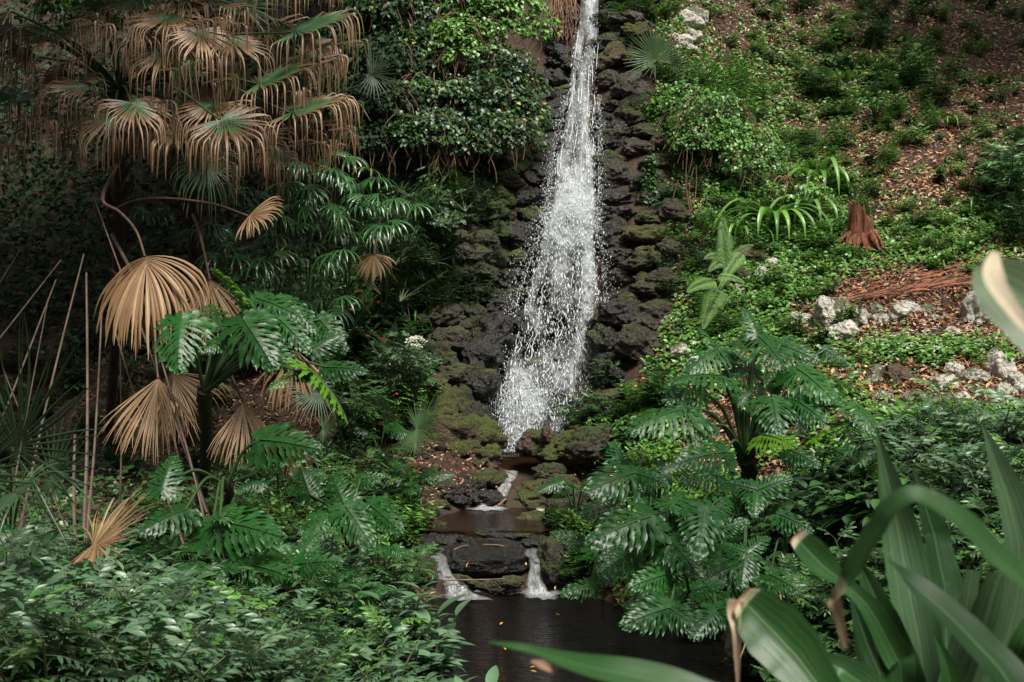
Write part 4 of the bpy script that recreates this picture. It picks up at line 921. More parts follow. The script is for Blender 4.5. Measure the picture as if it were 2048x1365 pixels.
# bare leaning stalks
for i, (a, b, w, desc) in enumerate([((168, 508, 10.6), (104, 792, 9.6), .017, 'long brown stalk leaning left'), ((173, 546, 10.2), (168, 905, 9.3), .022, 'flat upright reddish stalk'), ((204, 615, 10.2), (183, 905, 9.4), .018, 'grey brown stalk with a crooked top'),
                                     ((112, 560, 10.6), (15, 800, 9.7), .015, 'brown stalk leaning hard left'), ((122, 520, 10.9), (-10, 680, 10.3), .014, 'thin dark stalk slanting to the edge'), ((187, 392, 10.9), (242, 545, 10.4), .016, 'pale grey stalk slanting right'),
                                     ((227, 650, 10.1), (268, 775, 9.7), .015, 'short brown stalk slanting right'), ((306, 665, 9.5), (358, 870, 9.0), .015, 'pale stalk crossing the broad tan fan'), ((150, 870, 9.3), (155, 960, 9.0), .024, 'short split pale stalk'),
                                     ((96, 600, 10.8), (60, 800, 10.2), .012, 'thin brown leaning stalk'), ((240, 690, 10), (238, 830, 9.8), .014, 'dim upright stalk'), ((5, 735, 9.5), (30, 800, 9.2), .012, 'thin pale stalk at the photo edge'),
                                     ((40, 500, 11.2), (-40, 640, 10.7), .012, 'faint brown stalk in the shade')]):
    mb = MB(); A, B = P(*a), P(*b); st_ = nrm(B - A) * .05
    while B[2] > H(B[0], B[1]) and B[2] > -3: B = B + st_
    m_ = (A + B) / 2 + np.array([random.uniform(-.05, .05), 0, 0]); c = catmull([A, m_, B], 12)
    ribbon(mb, c[::3], [w * .7, w * .9, w * 1.0, w * 1.5], (0.2, -1, 0), V=.5, n=14); tube(mb, c + np.array([0, .006, 0]), w * .28, 5)
    tag(mb.build('dry_stalk', [M['drystalk']]), desc + ' in the dark palm hollow', 'palm stalk', 'bare dead palm stalks leaning at the left')

# saw palm, dark, lower left edge ; green fans elsewhere
def green_fan_plant(name, base, fans, label, mat='darkfan', cat='palm', group=None):
    root = empty(name, base); tag(root, label, cat, group); b = np.array(base)
    for hub, tip, Rr, kw in fans:
        mb = MB(); h = P(*hub); k = dict(snap=2, hang=0, gravity=.03, green=3, cup=.12, span=240, fuse=.35, nseg=34); k.update(kw); up = k.pop('up', (0, -.9, .4))
        petiole(mb, b + np.array([0, 0, .02]), h, .1, (.012, .007)); fan_blade(mb, h, frame(nrm(P(*tip) - h), up), Rr, **k)
        o = mb.build('frond', [M[mat], M['phil_stalk']], root); o.matrix_parent_inverse = Matrix.Translation(-root.location)
    return root
green_fan_plant('saw_palm', hit1(20, 1090), [((28, 905, 7.0), (80, 800, 6.9), .74, dict(span=220, fuse=.30, nseg=30, jit=3)), ((30, 985, 6.8), (60, 1030, 6.4), .42, dict(span=280, fuse=.2, nseg=16, gravity=.25, snap=.5, hang=.15)),
                                              ((-60, 960, 7.1), (-20, 900, 7), .6, {}), ((100, 950, 7.3), (170, 930, 7.1), .45, dict(nseg=18, fuse=.25))], 'low dark green saw palm with stiff spread fans at the left edge')
green_fan_plant('fan_palm_seedling', hit1(825, 915), [((832, 858, 11.4), (872, 855, 11.2), .36, dict(span=280, fuse=.45, nseg=44))], 'single glossy green fan leaf beside the mossy slab', mat='fan')
green_fan_plant('fan_palm_seedling', hit1(640, 880), [((640, 786, 10.2), (575, 800, 10.1), .33, dict(green=.55, tipcol=.8, span=230, snap=.6, hang=.2))], 'fan leaf with brown frayed tips under the left philodendron', mat='fan')
green_fan_plant('fan_palm_seedling', hit1(690, 920), [((645, 858, 10), (690, 850, 9.9), .16, {}), ((765, 820, 10.4), (780, 800, 10.3), .22, {})], 'two small pale green fans low on the left bank', mat='fan')
green_fan_plant('fan_palm', hit1(1332, 190), [((1313, 122, 16.9), (1300, 60, 16.9), .52, dict(span=225, fuse=.5, nseg=34)), ((1310, 128, 16.8), (1262, 150, 16.5), .42, dict(span=80, fuse=.2, nseg=8, gravity=.12)),
                                               ((1340, 135, 16.9), (1375, 100, 16.8), .40, dict(span=170, fuse=.3, nseg=18))], 'blue green fan palm standing above the right rock wall', mat='fan')
green_fan_plant('fan_palm_seedling', hit1(760, 165), [((742, 150, 15.6), (790, 110, 15.6), .42, dict(span=130, nseg=14)), ((745, 150, 15.6), (755, 200, 15.5), .35, dict(span=120, nseg=12, gravity=.2))], 'dim pale fan leaf in front of the vine curtain', mat='darkfan')

# ------------------------------------------------------------------ lady palms
def rhapis(base, tips, label):
    root = empty('lady_palm', base); tag(root, label, 'palm', 'lady palms in the thicket')
    st = MB(); lf = MB(); b = np.array(base, float)
    for tp in tips:
        tp = np.array(tp); c = catmull([b + rng.normal(0, .05, 3) * [1, 1, 0], (b * .4 + tp * .6) + [0, .06, -.02], tp + [0, .05, -.1]], 12); tube(st, c, np.array([.012, .008]), 5)
        for q in range(random.randint(3, 4)):
            z = random.uniform(-math.pi, math.pi); out = np.array([math.cos(z), math.sin(z) * .8 - .25, random.uniform(-.05, .6)]); h = tp + nrm(out) * random.uniform(.06, .17)
            tube(st, catmull([tp + [0, .05, -.08], (tp + h) / 2 + [0, 0, .02], h], 6), .004, 4)
            ax = nrm(out + np.array([0, -.25, -.3])); fr = frame(ax, (0, -.5, 1)); nb = random.randint(7, 9); tone = random.uniform(.1, .75)
            for k in range(nb):
                a = R(-95 + 190 * k / (nb - 1)); dv = math.sin(a) * fr[:, 0] + math.cos(a) * fr[:, 1]; Lg = random.uniform(.20, .27); pts = [h]; dd = dv
                for s in range(5): dd = nrm(dd + DOWN * (.08 + .13 * s)); pts.append(pts[-1] + dd * Lg / 5)
                ribbon(lf, pts, [.006, .017, .021, .019, .014, .004], fr[:, 2], V=.3, n=7, nw=2, a=tone + random.uniform(-.1, .1))
    for n, m_, mt in (('cane', st, M['stem']), ('foliage', lf, M['rhapis'])):
        o = m_.build(n, [mt], root); o.matrix_parent_inverse = Matrix.Translation(-root.location)
RT = [(668, 325), (690, 350), (720, 378), (760, 360), (780, 400), (745, 415), (700, 430), (655, 460), (720, 470), (770, 455), (640, 420), (600, 380), (560, 375), (590, 425), (560, 470), (610, 500), (540, 520), (480, 500), (450, 520), (500, 545), (560, 560),
      (600, 585), (640, 560), (660, 600), (520, 590), (440, 450), (415, 470), (300, 425), (480, 390), (420, 380), (620, 335), (575, 330), (640, 620), (590, 620), (800, 420), (690, 510), (460, 580), (430, 600), (545, 440), (625, 530)]
RT.sort(key=lambda t: t[0])
for i in range(0, len(RT), 3):
    g = RT[i:i + 3]; mx = sum(t[0] for t in g) / len(g); my = sum(t[1] for t in g) / len(g)
    rhapis(hit1(mx, 700 if mx < 700 else 640), [P(t[0], t[1], random.uniform(11.0, 12.2)) for t in g], uniq('lady palm with glossy drooping finger leaves', mx, my))

# ------------------------------------------------------------------ tree philodendrons
def phil(base, crown, leaves, label, rad=(.05, .055), name='philodendron', pr=.011):
    root = empty(name, base); tag(root, label, 'philodendron', 'tree philodendrons')
    def ch(n, mbx, mats): o = mbx.build(n, mats, root); o.matrix_parent_inverse = Matrix.Translation(-root.location); return o
    mb = MB(); b = np.array(base, float); cr = np.array(crown, float)
    c = catmull([b - [0, 0, .1], (b + cr) / 2 + [.04, 0, 0], cr], 20); tube(mb, c, np.array(rad) * 1.0, 9, 0)
    for k in range(60):
        t = random.random(); p = np.array([np.interp(t, np.linspace(0, 1, 20), c[:, q]) for q in range(3)]); z = random.uniform(0, 6.28); o_ = np.array([math.cos(z), math.sin(z), 0]) * rad[0]
        tube(mb, [p + o_ * .7, p + o_ * 1.25], [.022, .016], 6, 0)
    ch('stem', mb, [M['philbark']])
    for lf in leaves:
        hub, tip = lf[0], lf[1]; kw = dict(lf[2]) if len(lf) > 2 else {}
        up = kw.pop('up', (random.uniform(-.15, .15), -.45, .85)); h = P(*hub); t = P(*tip); sag = kw.pop('sag', .16); st = kw.pop('stalk', True)
        mb = MB(); 
        if st:
            mid = (cr + h) / 2 + np.array([0, 0, sag * np.linalg.norm(h - cr)]); cc = catmull([cr - [0, 0, .03], mid, h], 16); tube(mb, cc, np.array([pr * 1.5, pr, pr * .8]), 6, 1, .5, cap=False)
        phil_leaf(mb, h, t, up, **{**dict(wid=.85, tone=random.uniform(.3, .6)), **kw})
        ch('leaf', mb, [M['phil'], M['phil_stalk']])
    return root
U1 = (0, -.8, .5)
phil(hit1(398, 1015), P(408, 778, 9.2), [
    ((363, 640, 8.9), (354, 738, 8.6), dict(up=(0, -.95, .35), wid=1.05)),
    ((506, 614, 9.2), (433, 532, 9.4), dict(up=(.75, .3, .35), wid=.7, tone=.8)),
    ((513, 597, 9.3), (606, 632, 9.1), dict(up=(-.1, -.6, .8), wid=.9)),
    ((489, 642, 8.9), (547, 732, 8.6), dict(up=(0, -.85, .55), wid=1.0)),
    ((560, 640, 9.1), (620, 700, 8.9), dict(up=(0, -.7, .7))),
    ((626, 697, 9.0), (692, 662, 9.1), dict(up=(-.1, -.95, .5), wid=1.0)),
    ((621, 740, 8.7), (705, 835, 8.5), dict(up=(.55, .2, .8), wid=.95, tone=1.0)),
    ((600, 745, 8.7), (535, 775, 8.5), dict(up=(.2, -.4, .9), wid=.7, tone=.7)),
    ((440, 650, 9.3), (420, 600, 9.6), dict(up=(0, -.3, .9))), ((530, 690, 9.0), (590, 735, 8.8), dict(up=U1)), ((655, 735, 8.9), (735, 740, 8.8), dict(up=(0, -.7, .7))), ((560, 600, 9.4), (640, 660, 9.2), dict(up=(.1, -.6, .8))), ((640, 640, 9.3), (690, 700, 9.1), dict(up=U1)), ((450, 680, 9.0), (400, 700, 8.8), dict(up=U1)),
], 'left tree philodendron holding big lacy leaves above a scarred dark trunk', rad=(.05, .055))
phil(hit1(445, 1010), P(452, 965, 8.6), [
    ((522, 880, 8.5), (640, 895, 8.3), dict(up=(.1, -.9, .5), wid=.9)),
    ((324, 980, 8.0), (348, 905, 8.2), dict(up=(0, -.8, .6), wid=.95)),
    ((426, 1043, 7.9), (560, 1066, 7.6), dict(up=(0, -.7, .7), wid=.9)),
    ((371, 1020, 7.9), (275, 1062, 7.6), dict(up=(0, -.7, .7), wid=.85)),
    ((440, 1035, 7.8), (470, 1000, 8.0), dict(up=(0, -.5, .8))),
], 'short philodendron leaning out between the two lower tan fans', rad=(.03, .03))
phil(hit1(560, 1230), P(560, 1190, 7.9), [
    ((508, 1131, 7.7), (592, 1155, 7.5), dict(up=U1)), ((505, 1130, 7.7), (435, 1160, 7.5), dict(up=U1)), ((594, 1123, 7.8), (640, 1060, 8.0), dict(up=U1)), ((600, 1128, 7.7), (680, 1120, 7.6), dict(up=U1)), ((560, 1105, 7.9), (500, 1070, 8), dict(up=U1)),
], 'low philodendron spreading over the bottom left bank', rad=(.03, .03))
phil(hit1(700, 1120), P(700, 1085, 8.9), [
    ((690, 1010, 8.8), (660, 945, 9.0), dict(up=(0, -.95, .3), wid=1.0)), ((692, 1015, 8.7), (745, 1090, 8.5), dict(up=(.2, -.8, .5), wid=1.0)), ((650, 1030, 8.7), (610, 1090, 8.4), dict(up=U1)), ((740, 1010, 9), (800, 1060, 8.7), dict(up=U1)), ((620, 990, 9.0), (600, 930, 9.1), dict(up=U1)), ((720, 960, 9.2), (770, 950, 9.2), dict(up=U1)),
], 'philodendron with upright glossy leaves on the bank left of the upper pool', rad=(.03, .03))
phil(hit1(1492, 985), P(1490, 915, 9.6), [
    ((1517, 674, 9.7), (1570, 728, 9.3), dict(up=(.1, -.75, .65), wid=1.15)), ((1515, 672, 9.7), (1492, 612, 9.9), dict(up=(.3, -.8, .5), wid=.8)),
    ((1437, 697, 9.8), (1375, 738, 9.5), dict(up=(-.1, -.6, .8), wid=1.0)), ((1437, 699, 9.8), (1400, 650, 10), dict(up=(.4, -.3, .8), wid=.7)),
    ((1439, 752, 9.5), (1336, 752, 9.2), dict(up=(0, -.25, 1), wid=.9)),
    ((1370, 818, 9.2), (1258, 855, 8.9), dict(up=(0, -.5, .85), wid=.95, tone=.3)), ((1372, 815, 9.2), (1335, 762, 9.5), dict(up=(.2, -.4, .9), wid=.8, tone=.3)),
    ((1594, 738, 9.6), (1668, 795, 9.2), dict(up=(0, -.7, .7), wid=1.0)), ((1640, 750, 9.8), (1722, 775, 9.6), dict(up=(.4, .1, .9), wid=1.0, tone=.7)),
    ((1482, 799, 9.5), (1524, 765, 9.6), dict(up=(0, -.8, .6), wid=1.1)), ((1568, 822, 9.5), (1612, 775, 9.6), dict(up=U1, wid=1.0)),
    ((1527, 871, 9.1), (1585, 885, 8.8), dict(up=(0, -.7, .7), wid=1.1, tone=1.0)), ((1623, 879, 9.1), (1697, 842, 9.1), dict(up=(.3, .2, .9), wid=.8, tone=1.0)),
    ((1713, 812, 9.2), (1760, 868, 8.9), dict(up=(.3, -.5, .8), wid=.9)), ((1670, 810, 9.4), (1682, 765, 9.7), dict(up=(.4, .1, .8), wid=.6, tone=.6)),
    ((1590, 800, 9.4), (1650, 840, 9.1), dict(up=U1, wid=1.0)), ((1540, 765, 9.7), (1600, 745, 9.8), dict(up=U1)),
    ((1450, 905, 9.0), (1360, 920, 8.7), dict(up=U1, tone=.2)), ((1400, 780, 9.4), (1330, 800, 9.2), dict(up=U1, tone=.25)), ((1470, 740, 9.8), (1440, 690, 10), dict(up=U1)), ((1545, 800, 9.3), (1560, 870, 9.0), dict(up=U1, wid=1.0)),
    ((1630, 800, 9.5), (1600, 860, 9.2), dict(up=U1)), ((1690, 850, 9.2), (1720, 910, 9), dict(up=U1)), ((1580, 900, 9.1), (1640, 930, 8.9), dict(up=U1, tone=.25)), ((1420, 850, 9.2), (1380, 880, 9), dict(up=U1, tone=.2)), ((1500, 730, 9.9), (1455, 770, 9.6), dict(up=U1)), ((1650, 700, 10), (1700, 730, 9.9), dict(up=U1)), ((1560, 690, 9.9), (1640, 720, 9.7), dict(up=U1)), ((1560, 700, 10.), (1620, 690, 10.1), dict(up=U1)),
], 'big right tree philodendron with tall stalks and wide lacy leaves', rad=(.06, .07), pr=.013)
PL = [  # hub, tip for the low plants of the right bank
    ((1271, 946, 8.9), (1178, 978, 8.6)), ((1273, 948, 8.9), (1330, 965, 8.7)), ((1240, 920, 9.1), (1230, 880, 9.3)), ((1330, 940, 9), (1395, 915, 9.1)),
    ((1410, 1020, 8.3), (1396, 1115, 8.0)), ((1299, 1034, 8.4), (1180, 1080, 8.1)), ((1158, 1082, 8.9), (1102, 1063, 8.9)), ((1340, 1010, 8.5), (1370, 975, 8.8)),
    ((1491, 1110, 8.0), (1482, 1175, 7.8)), ((1492, 1105, 8.0), (1540, 1070, 8.1)), ((1488, 1105, 8.0), (1440, 1085, 8.1)), ((1330, 1150, 8.3), (1262, 1172, 8.1)), ((1332, 1150, 8.3), (1390, 1130, 8.2)),
    ((1181, 1172, 8.9), (1122, 1186, 8.8)), ((1183, 1170, 8.9), (1225, 1150, 8.9)), ((1338, 1216, 7.9), (1246, 1247, 7.7)), ((1340, 1217, 7.9), (1402, 1262, 7.7)), ((1434, 1222, 7.7), (1384, 1272, 7.5)), ((1436, 1220, 7.7), (1500, 1210, 7.6)),
    ((1263, 1104, 8.6), (1200, 1145, 8.4)), ((1514, 980, 8.6), (1445, 962, 8.7)), ((1514, 982, 8.6), (1584, 952, 8.6)), ((1512, 984, 8.6), (1508, 1030, 8.4)), ((1416, 1023, 8.5), (1470, 990, 8.7)),
    ((1340, 1080, 8.4), (1400, 1150, 8.1)), ((1560, 1030, 8.3), (1625, 1060, 8.1)), ((1230, 1010, 8.9), (1160, 1030, 8.8)), ((1390, 1180, 8), (1450, 1165, 7.9)), ((1290, 1000, 8.8), (1260, 960, 9)), ((1210, 1080, 8.9), (1240, 1130, 8.7)),
    ((1540, 1150, 7.8), (1600, 1180, 7.6)), ((1440, 1060, 8.4), (1500, 1040, 8.4))]
for k in range(34):
    a, b = random.uniform(1150, 1660), random.uniform(930, 1240)
    if b > np.interp(a, [1150, 1300, 1450, 1660], [1150, 1200, 1230, 1200]): continue
    d_ = float(hit1(a, b + 60)[1]) - .15; z = random.uniform(0, 6.28); PL.append(((a, b, d_), (a + 85 * math.cos(z), b + 35 + 42 * math.sin(z), d_ - .2)))
cl = [(1300, 1005), (1480, 1060), (1200, 1130), (1370, 1170), (1250, 1060), (1560, 1090)]
grp = {i: [] for i in range(len(cl))}
for h, t in PL:
    i = min(range(len(cl)), key=lambda q: (cl[q][0] - h[0]) ** 2 + (cl[q][1] - h[1]) ** 2); grp[i].append((h, t, dict(up=(random.uniform(-.2, .2), -.75, .6), wid=random.uniform(.85, 1.05), tone=random.uniform(.1, .55))))
for i, c in enumerate(cl):
    b = hit1(c[0] + 12, c[1] + 60); b = b.copy()
    phil(b, b + [0, -.05, .08], grp[i], uniq('low tree philodendron with glossy dark split leaves', *c), rad=(.035, .035), pr=.008)
for px, py in ((240, 1165), (640, 1180), (830, 1010), (1480, 1290), (1150, 1010), (1640, 960), (560, 1000), (760, 880), (130, 1230), (330, 1150), (420, 1230), (760, 1150), (680, 1260), (60, 1150)):   # fillers
    b = hit1(px, py + 40); lv = []; up_ = random.uniform(.02, .2)
    for k in range(6):
        a = k * 1.05 + random.uniform(0, .6); h = b + np.array([math.cos(a) * .16, math.sin(a) * .12 - .05, random.uniform(.18, .34) + up_]); t = h + np.array([math.cos(a) * .24, math.sin(a) * .16 - .05, random.uniform(-.08, .08)])
        hp, tp = to_px(h), to_px(t); lv.append(((hp[0], hp[1], h[1]), (tp[0], tp[1], t[1]), dict(up=(random.uniform(-.2, .2), -.6, .8))))
    phil(b, b + [0, 0, .06], lv, uniq('small philodendron rosette', px, py), rad=(.025, .025), pr=.007)

# ------------------------------------------------------------------ shrubs and herbs, individuals
BUSH = {}
for kind, mt, h, sp, nst in (('pinnate', 'shrub', .62, .36, 8), ('pinnate2', 'shrub2', .60, .40, 9), ('lance', 'shrub2', .50, .26, 8), ('broad', 'shrub', .46, .26, 6), ('small', 'bright', .50, .36, 10), ('dark', 'vine', .50, .42, 12), ('darkbroad', 'vine', .5, .3, 7), ('lanceb', 'bright', .42, .22, 8), ('shade', 'shade_painted_leaf', .5, .4, 10), ('pinnateb', 'bright', .6, .36, 8)):  # shade bushes use the leaf colour with shade painted in
    BUSH[kind] = []
    for s in range(4):
        gk = {'pinnate2': 'pinnate', 'pinnateb': 'pinnate', 'dark': 'small', 'shade': 'small', 'darkbroad': 'broad', 'lanceb': 'lance'}.get(kind, kind)
        fo, st = bush_mesh(gk, h, sp, nst, s); BUSH[kind].append([('foliage', fo.mesh('foliage', [M[mt], M['stem']])), ('stem', st.mesh('stem', [M['stem']]))])
DSC = {'pinnate': ('leafy_shrub', ['leafy shrub with slender paired leaflets', 'bushy green shrub with pointed leaflets'], 'shrub'), 'pinnate2': ('leafy_shrub', ['pale green shrub with drooping leaflets', 'dusty green shrub with pointed leaflets'], 'shrub'),
       'pinnateb': ('leafy_shrub', ['fresh green shrub with paired pointed leaflets'], 'shrub'), 'lance': ('leafy_plant', ['upright plant with pale lance leaves'], 'plant'), 'broad': ('broadleaf_plant', ['plant with broad glossy oval leaves'], 'plant'), 'small': ('small_leaved_bush', ['bright bush of tiny fresh leaves'], 'bush'),
       'dark': ('fine_leaved_bush', ['dark bush of fine small leaves'], 'bush'), 'shade': ('shade_painted_bush', ['nearly black shade-painted bush'], 'bush'), 'darkbroad': ('broadleaf_plant', ['dark plant with heavy shiny leaves'], 'plant'), 'lanceb': ('leafy_plant', ['fresh green plant with narrow leaves'], 'plant')}
def bush(kind, px, py, sc=1.0, grp='shrubs and leafy plants on the banks', dmin=3.4, tilt=None, pos=None, lab=None):
    b = hit1(px, py, dmin) if pos is None else np.array(pos); nm, ds, ct = DSC[kind]
    top = to_px(b + np.array([0, 0, .3 * sc]))
    t = (random.uniform(-.2, .25), random.uniform(-.2, .2)) if tilt is None else tilt
    return plant(nm, random.choice(BUSH[kind]), b - [0, 0, .02], random.uniform(0, 6.28), sc, lab or uniq(random.choice(ds), float(np.clip(top[0], 0, 2047)), float(np.clip(top[1], 0, 1364))), ct, grp, t)
def region(kinds, pts, sc=(.8, 1.15), **k):
    for px, py in pts: bush(random.choice(kinds), px, py, random.uniform(*sc), **k)
def jit(x0, x1, y0, y1, n, mind=26):
    o = []; tries = 0
    while len(o) < n and tries < n * 60:
        tries += 1; c = (random.uniform(x0, x1), random.uniform(y0, y1))
        if all(abs(c[0] - q[0]) + abs(c[1] - q[1]) * 1.2 > mind for q in o): o.append(c)
    return o
# lower left bank
region(['pinnate2', 'pinnate2', 'pinnate'], jit(-40, 330, 1230, 1560, 26, 45), (.75, 1.0))
region(['pinnate', 'pinnate2', 'pinnateb', 'lanceb'], jit(300, 800, 1300, 1600, 30, 45), (.65, .95))
region(['pinnate', 'pinnate2', 'lance'], jit(560, 800, 1150, 1330, 15, 42), (.6, .85))
region(['lance'], [(860, 1440), (820, 1370), (900, 1520), (800, 1430), (870, 1390), (930, 1560)], (.95, 1.2))
region(['broad', 'darkbroad'], [(255, 1190), (300, 1200), (400, 1290), (440, 1260), (480, 1310), (230, 1260), (350, 1240), (560, 1290)], (.85, 1.1))
region(['small', 'lanceb', 'pinnate'], jit(740, 830, 960, 1120, 16, 26), (.5, .8))
region(['small', 'pinnate', 'broad', 'dark'], jit(480, 830, 900, 1080, 20, 40), (.5, .8))
region(['darkbroad', 'dark', 'small'], jit(0, 480, 1060, 1160, 12, 44), (.5, .8))
region(['small', 'dark', 'pinnate', 'lanceb'], jit(660, 850, 700, 900, 24, 30), (.7, 1.1))
region(['dark', 'darkbroad'], jit(0, 150, 700, 860, 6, 40), (.7, 1.))
region(['dark', 'dark', 'darkbroad'], jit(560, 860, 560, 720, 18, 34), (.8, 1.2), grp='dim bushes on the hillside')
# right bank
region(['small', 'broad', 'pinnate', 'lanceb'], jit(1130, 1330, 790, 960, 24, 30), (.45, .75))
region(['small', 'lanceb'], jit(1080, 1190, 990, 1110, 12, 26), (.35, .55))
region(['dark', 'small'], jit(1090, 1190, 1100, 1190, 7, 26), (.35, .5))
region(['pinnate', 'pinnate2', 'lanceb', 'broad', 'pinnateb'], jit(1720, 2080, 900, 1110, 38, 34), (.6, .95))
region(['pinnate', 'broad', 'darkbroad', 'pinnate2'], jit(1560, 2060, 1080, 1300, 34, 42), (.6, .9))
region(['darkbroad', 'dark', 'pinnate'], jit(1500, 1900, 1280, 1480, 20, 42), (.6, .85))
region(['broad', 'broad', 'lance'], jit(1590, 1800, 1000, 1110, 14, 34), (.7, 1.0))
region(['small', 'lanceb', 'dark'], jit(1750, 2010, 712, 748, 12, 26), (.22, .32))
region(['lanceb', 'small'], jit(1380, 1700, 560, 700, 18, 32), (.4, .65))
region(['small', 'lanceb', 'dark'], jit(1720, 2040, 890, 930, 12, 30), (.40, .5))
region(['small', 'dark', 'lanceb'], jit(1120, 1210, 1040, 1180, 14, 24), (.35, .55))
# right slope
region(['shade', 'dark', 'darkbroad', 'small'], jit(1560, 2070, -40, 50, 34, 30), (.5, .9), grp='bushes scattered up the right slope')
region(['small', 'lanceb', 'pinnateb'], jit(1680, 2050, 80, 300, 30, 34), (.35, .6), grp='bushes scattered up the right slope')
region(['small'], jit(1340, 1520, 170, 270, 14, 30), (.8, 1.2), grp='bright bushes over the right rock wall')
region(['small', 'small', 'dark'], jit(1330, 1480, 260, 340, 8, 32), (.7, 1.0), grp='bright bushes over the right rock wall')
region(['small', 'small', 'lanceb'], jit(1440, 1700, 300, 540, 60, 26), (.4, .7), grp='bushes scattered up the right slope')
region(['broad', 'pinnate', 'pinnateb', 'small'], jit(1600, 1880, 90, 260, 26, 36), (.5, .95), grp='bushes scattered up the right slope')
region(['small', 'broad', 'lanceb', 'small', 'pinnateb'], jit(1450, 2040, -10, 520, 120, 32), (.3, .6), grp='bushes scattered up the right slope')
region(['small', 'lanceb'], jit(1600, 1990, 430, 560, 34, 32), (.30, .5), grp='bushes scattered up the right slope')
region(['pinnate', 'broad'], [(2020, 420), (2040, 450), (1985, 400), (2045, 380), (2030, 500), (2055, 330)], (.9, 1.3), grp='bushes scattered up the right slope')
region(['small', 'lanceb', 'dark'], jit(1220, 1420, 0, 60, 10, 26), (.4, .7), grp='bushes scattered up the right slope')
region(['shade', 'dark', 'small'], jit(1320, 1440, 310, 560, 30, 26), (.35, .6), grp='small bushes rooted in the right rock wall')
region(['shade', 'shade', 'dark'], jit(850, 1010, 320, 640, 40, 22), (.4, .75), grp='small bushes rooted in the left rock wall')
region(['shade', 'dark'], jit(1210, 1300, 60, 250, 12, 24), (.3, .5), grp='small bushes rooted in the right rock wall')
region(['dark', 'small', 'dark'], jit(1330, 1400, 300, 640, 16, 26), (.35, .6), grp='small bushes rooted in the right rock wall')
for px, py, s in ((930, 440, .8), (900, 480, .8), (880, 520, .9), (870, 560, .8), (900, 420, .9), (850, 600, .8), (960, 400, .7), (990, 360, .6), (860, 650, .7), (835, 690, .7)):
    bush('dark', px, py, s, 'fine leaved bushes leaning over the left rocks', pos=P(px - 30, py + 40, 14.4), tilt=(.2, .8))
# fine branches reaching over the left rocks
for px, py, s in ((840, 400, 1.1), (900, 385, 1.1), (950, 375, 1.0), (870, 430, 1.0), (800, 440, 1.1), (780, 540, 1.0), (820, 555, 1.0), (760, 580, .9), (810, 480, .9), (730, 600, .9)):
    bush('dark', px, py, s, 'fine leaved bushes leaning over the left rocks', pos=P(px - 20, py + 45, 14.2 if px > 820 else 13.3), tilt=(.2, .9))

# ------------------------------------------------------------------ vine curtain: mounds of creeper over the hillside left of the fall
def mound(px, py, d, rx, rz, n, label, leaf=.062, mat='vine', ry=None, tone=(0, 1)):
    root = empty('vine_mound', P(px, py, d)); tag(root, label, 'creeper', 'creeper mounds left of the waterfall')
    ry = ry or rx * .6; fo, st = MB(), MB()
    a = rng.random(n) * 2 * np.pi; ph = np.arccos(rng.random(n) * 1.25 - .25); rr = 1 - rng.random(n) ** 2 * .45
    dv = np.stack([np.cos(a) * np.sin(ph), -np.abs(np.sin(a) * np.sin(ph)), np.cos(ph)], 1)
    lump = (vnoise(dv[:, 0] * 3 + px, dv[:, 2] * 3 + dv[:, 1] * 2, .55, 3) - .4) * .55
    pos = dv * (rr + lump)[:, None] * [rx, ry, rz]
    keep = vnoise(pos[:, 0] * 4 + px, pos[:, 2] * 5, .8, 7) > .22; pos, dv = pos[keep], dv[keep]; n = len(pos)
    yv = nrm(dv * .55 + np.array([0, -.25, -.75]) + rng.normal(0, .35, (n, 3))); zv = nrm(dv * .5 + np.array([0, -.35, .8]) + rng.normal(0, .3, (n, 3)))
    xv = nrm(np.cross(yv, zv)); zv = np.cross(xv, yv); sc = leaf * (.6 + rng.random(n) * .7)
    fo.many(*T_HEART, np.stack([xv, yv, zv], 2) * sc[:, None, None], pos, 0, np.clip(rng.beta(2, 2.2, n) * (tone[1] - tone[0]) + tone[0] + (rng.random(n) > .985) * .5, 0, 1))
    for k in range(14):
        z = random.uniform(-1.4, 1.4); e = np.array([math.sin(z) * rx * .9, -ry * .8, rz * random.uniform(-.9, .5)]); tube(st, catmull([np.array([0, 0, rz * .2]), e * .6 + [0, 0, .2], e, e + [random.uniform(-.1, .1), 0, -.2]], 9), .006, 3)
    link('foliage', fo.mesh('foliage', [M[mat]]), root); link('stem', st.mesh('stem', [M['twig']]), root)
VM = []
for r_ in range(7):
    for c_ in range(8):
        px, py = 640 + c_ * 62 + random.uniform(-24, 24) + (r_ % 2) * 30, -40 + r_ * 56 + random.uniform(-20, 20)
        lim = np.interp(py, [-40, 60, 200, 300, 360], [1050, 1060, 1055, 1040, 990])
        if px > lim or (py > 290 and px < 860): continue
        dg = float(hit1(px, py)[1]); VM.append((px, py, min(dg - .25, 17.6 - .0042 * py - .0006 * abs(px - 950)) - random.uniform(0, .45), random.uniform(.38, .62), random.uniform(.26, .42), 'bright' if (px > 880 and py < 120) or random.random() < .12 else ('shade_painted_leaf' if px < 800 and random.random() < .6 else 'vine')))  # left mounds often take the leaf colour with painted-in shade
for px, py, d, rx, rz, mt in VM: mound(px, py, d, rx, rz, int(3600 * (rx * rz + .06)), uniq('creeper mound thick with heart shaped leaves', px, py), mat=mt)
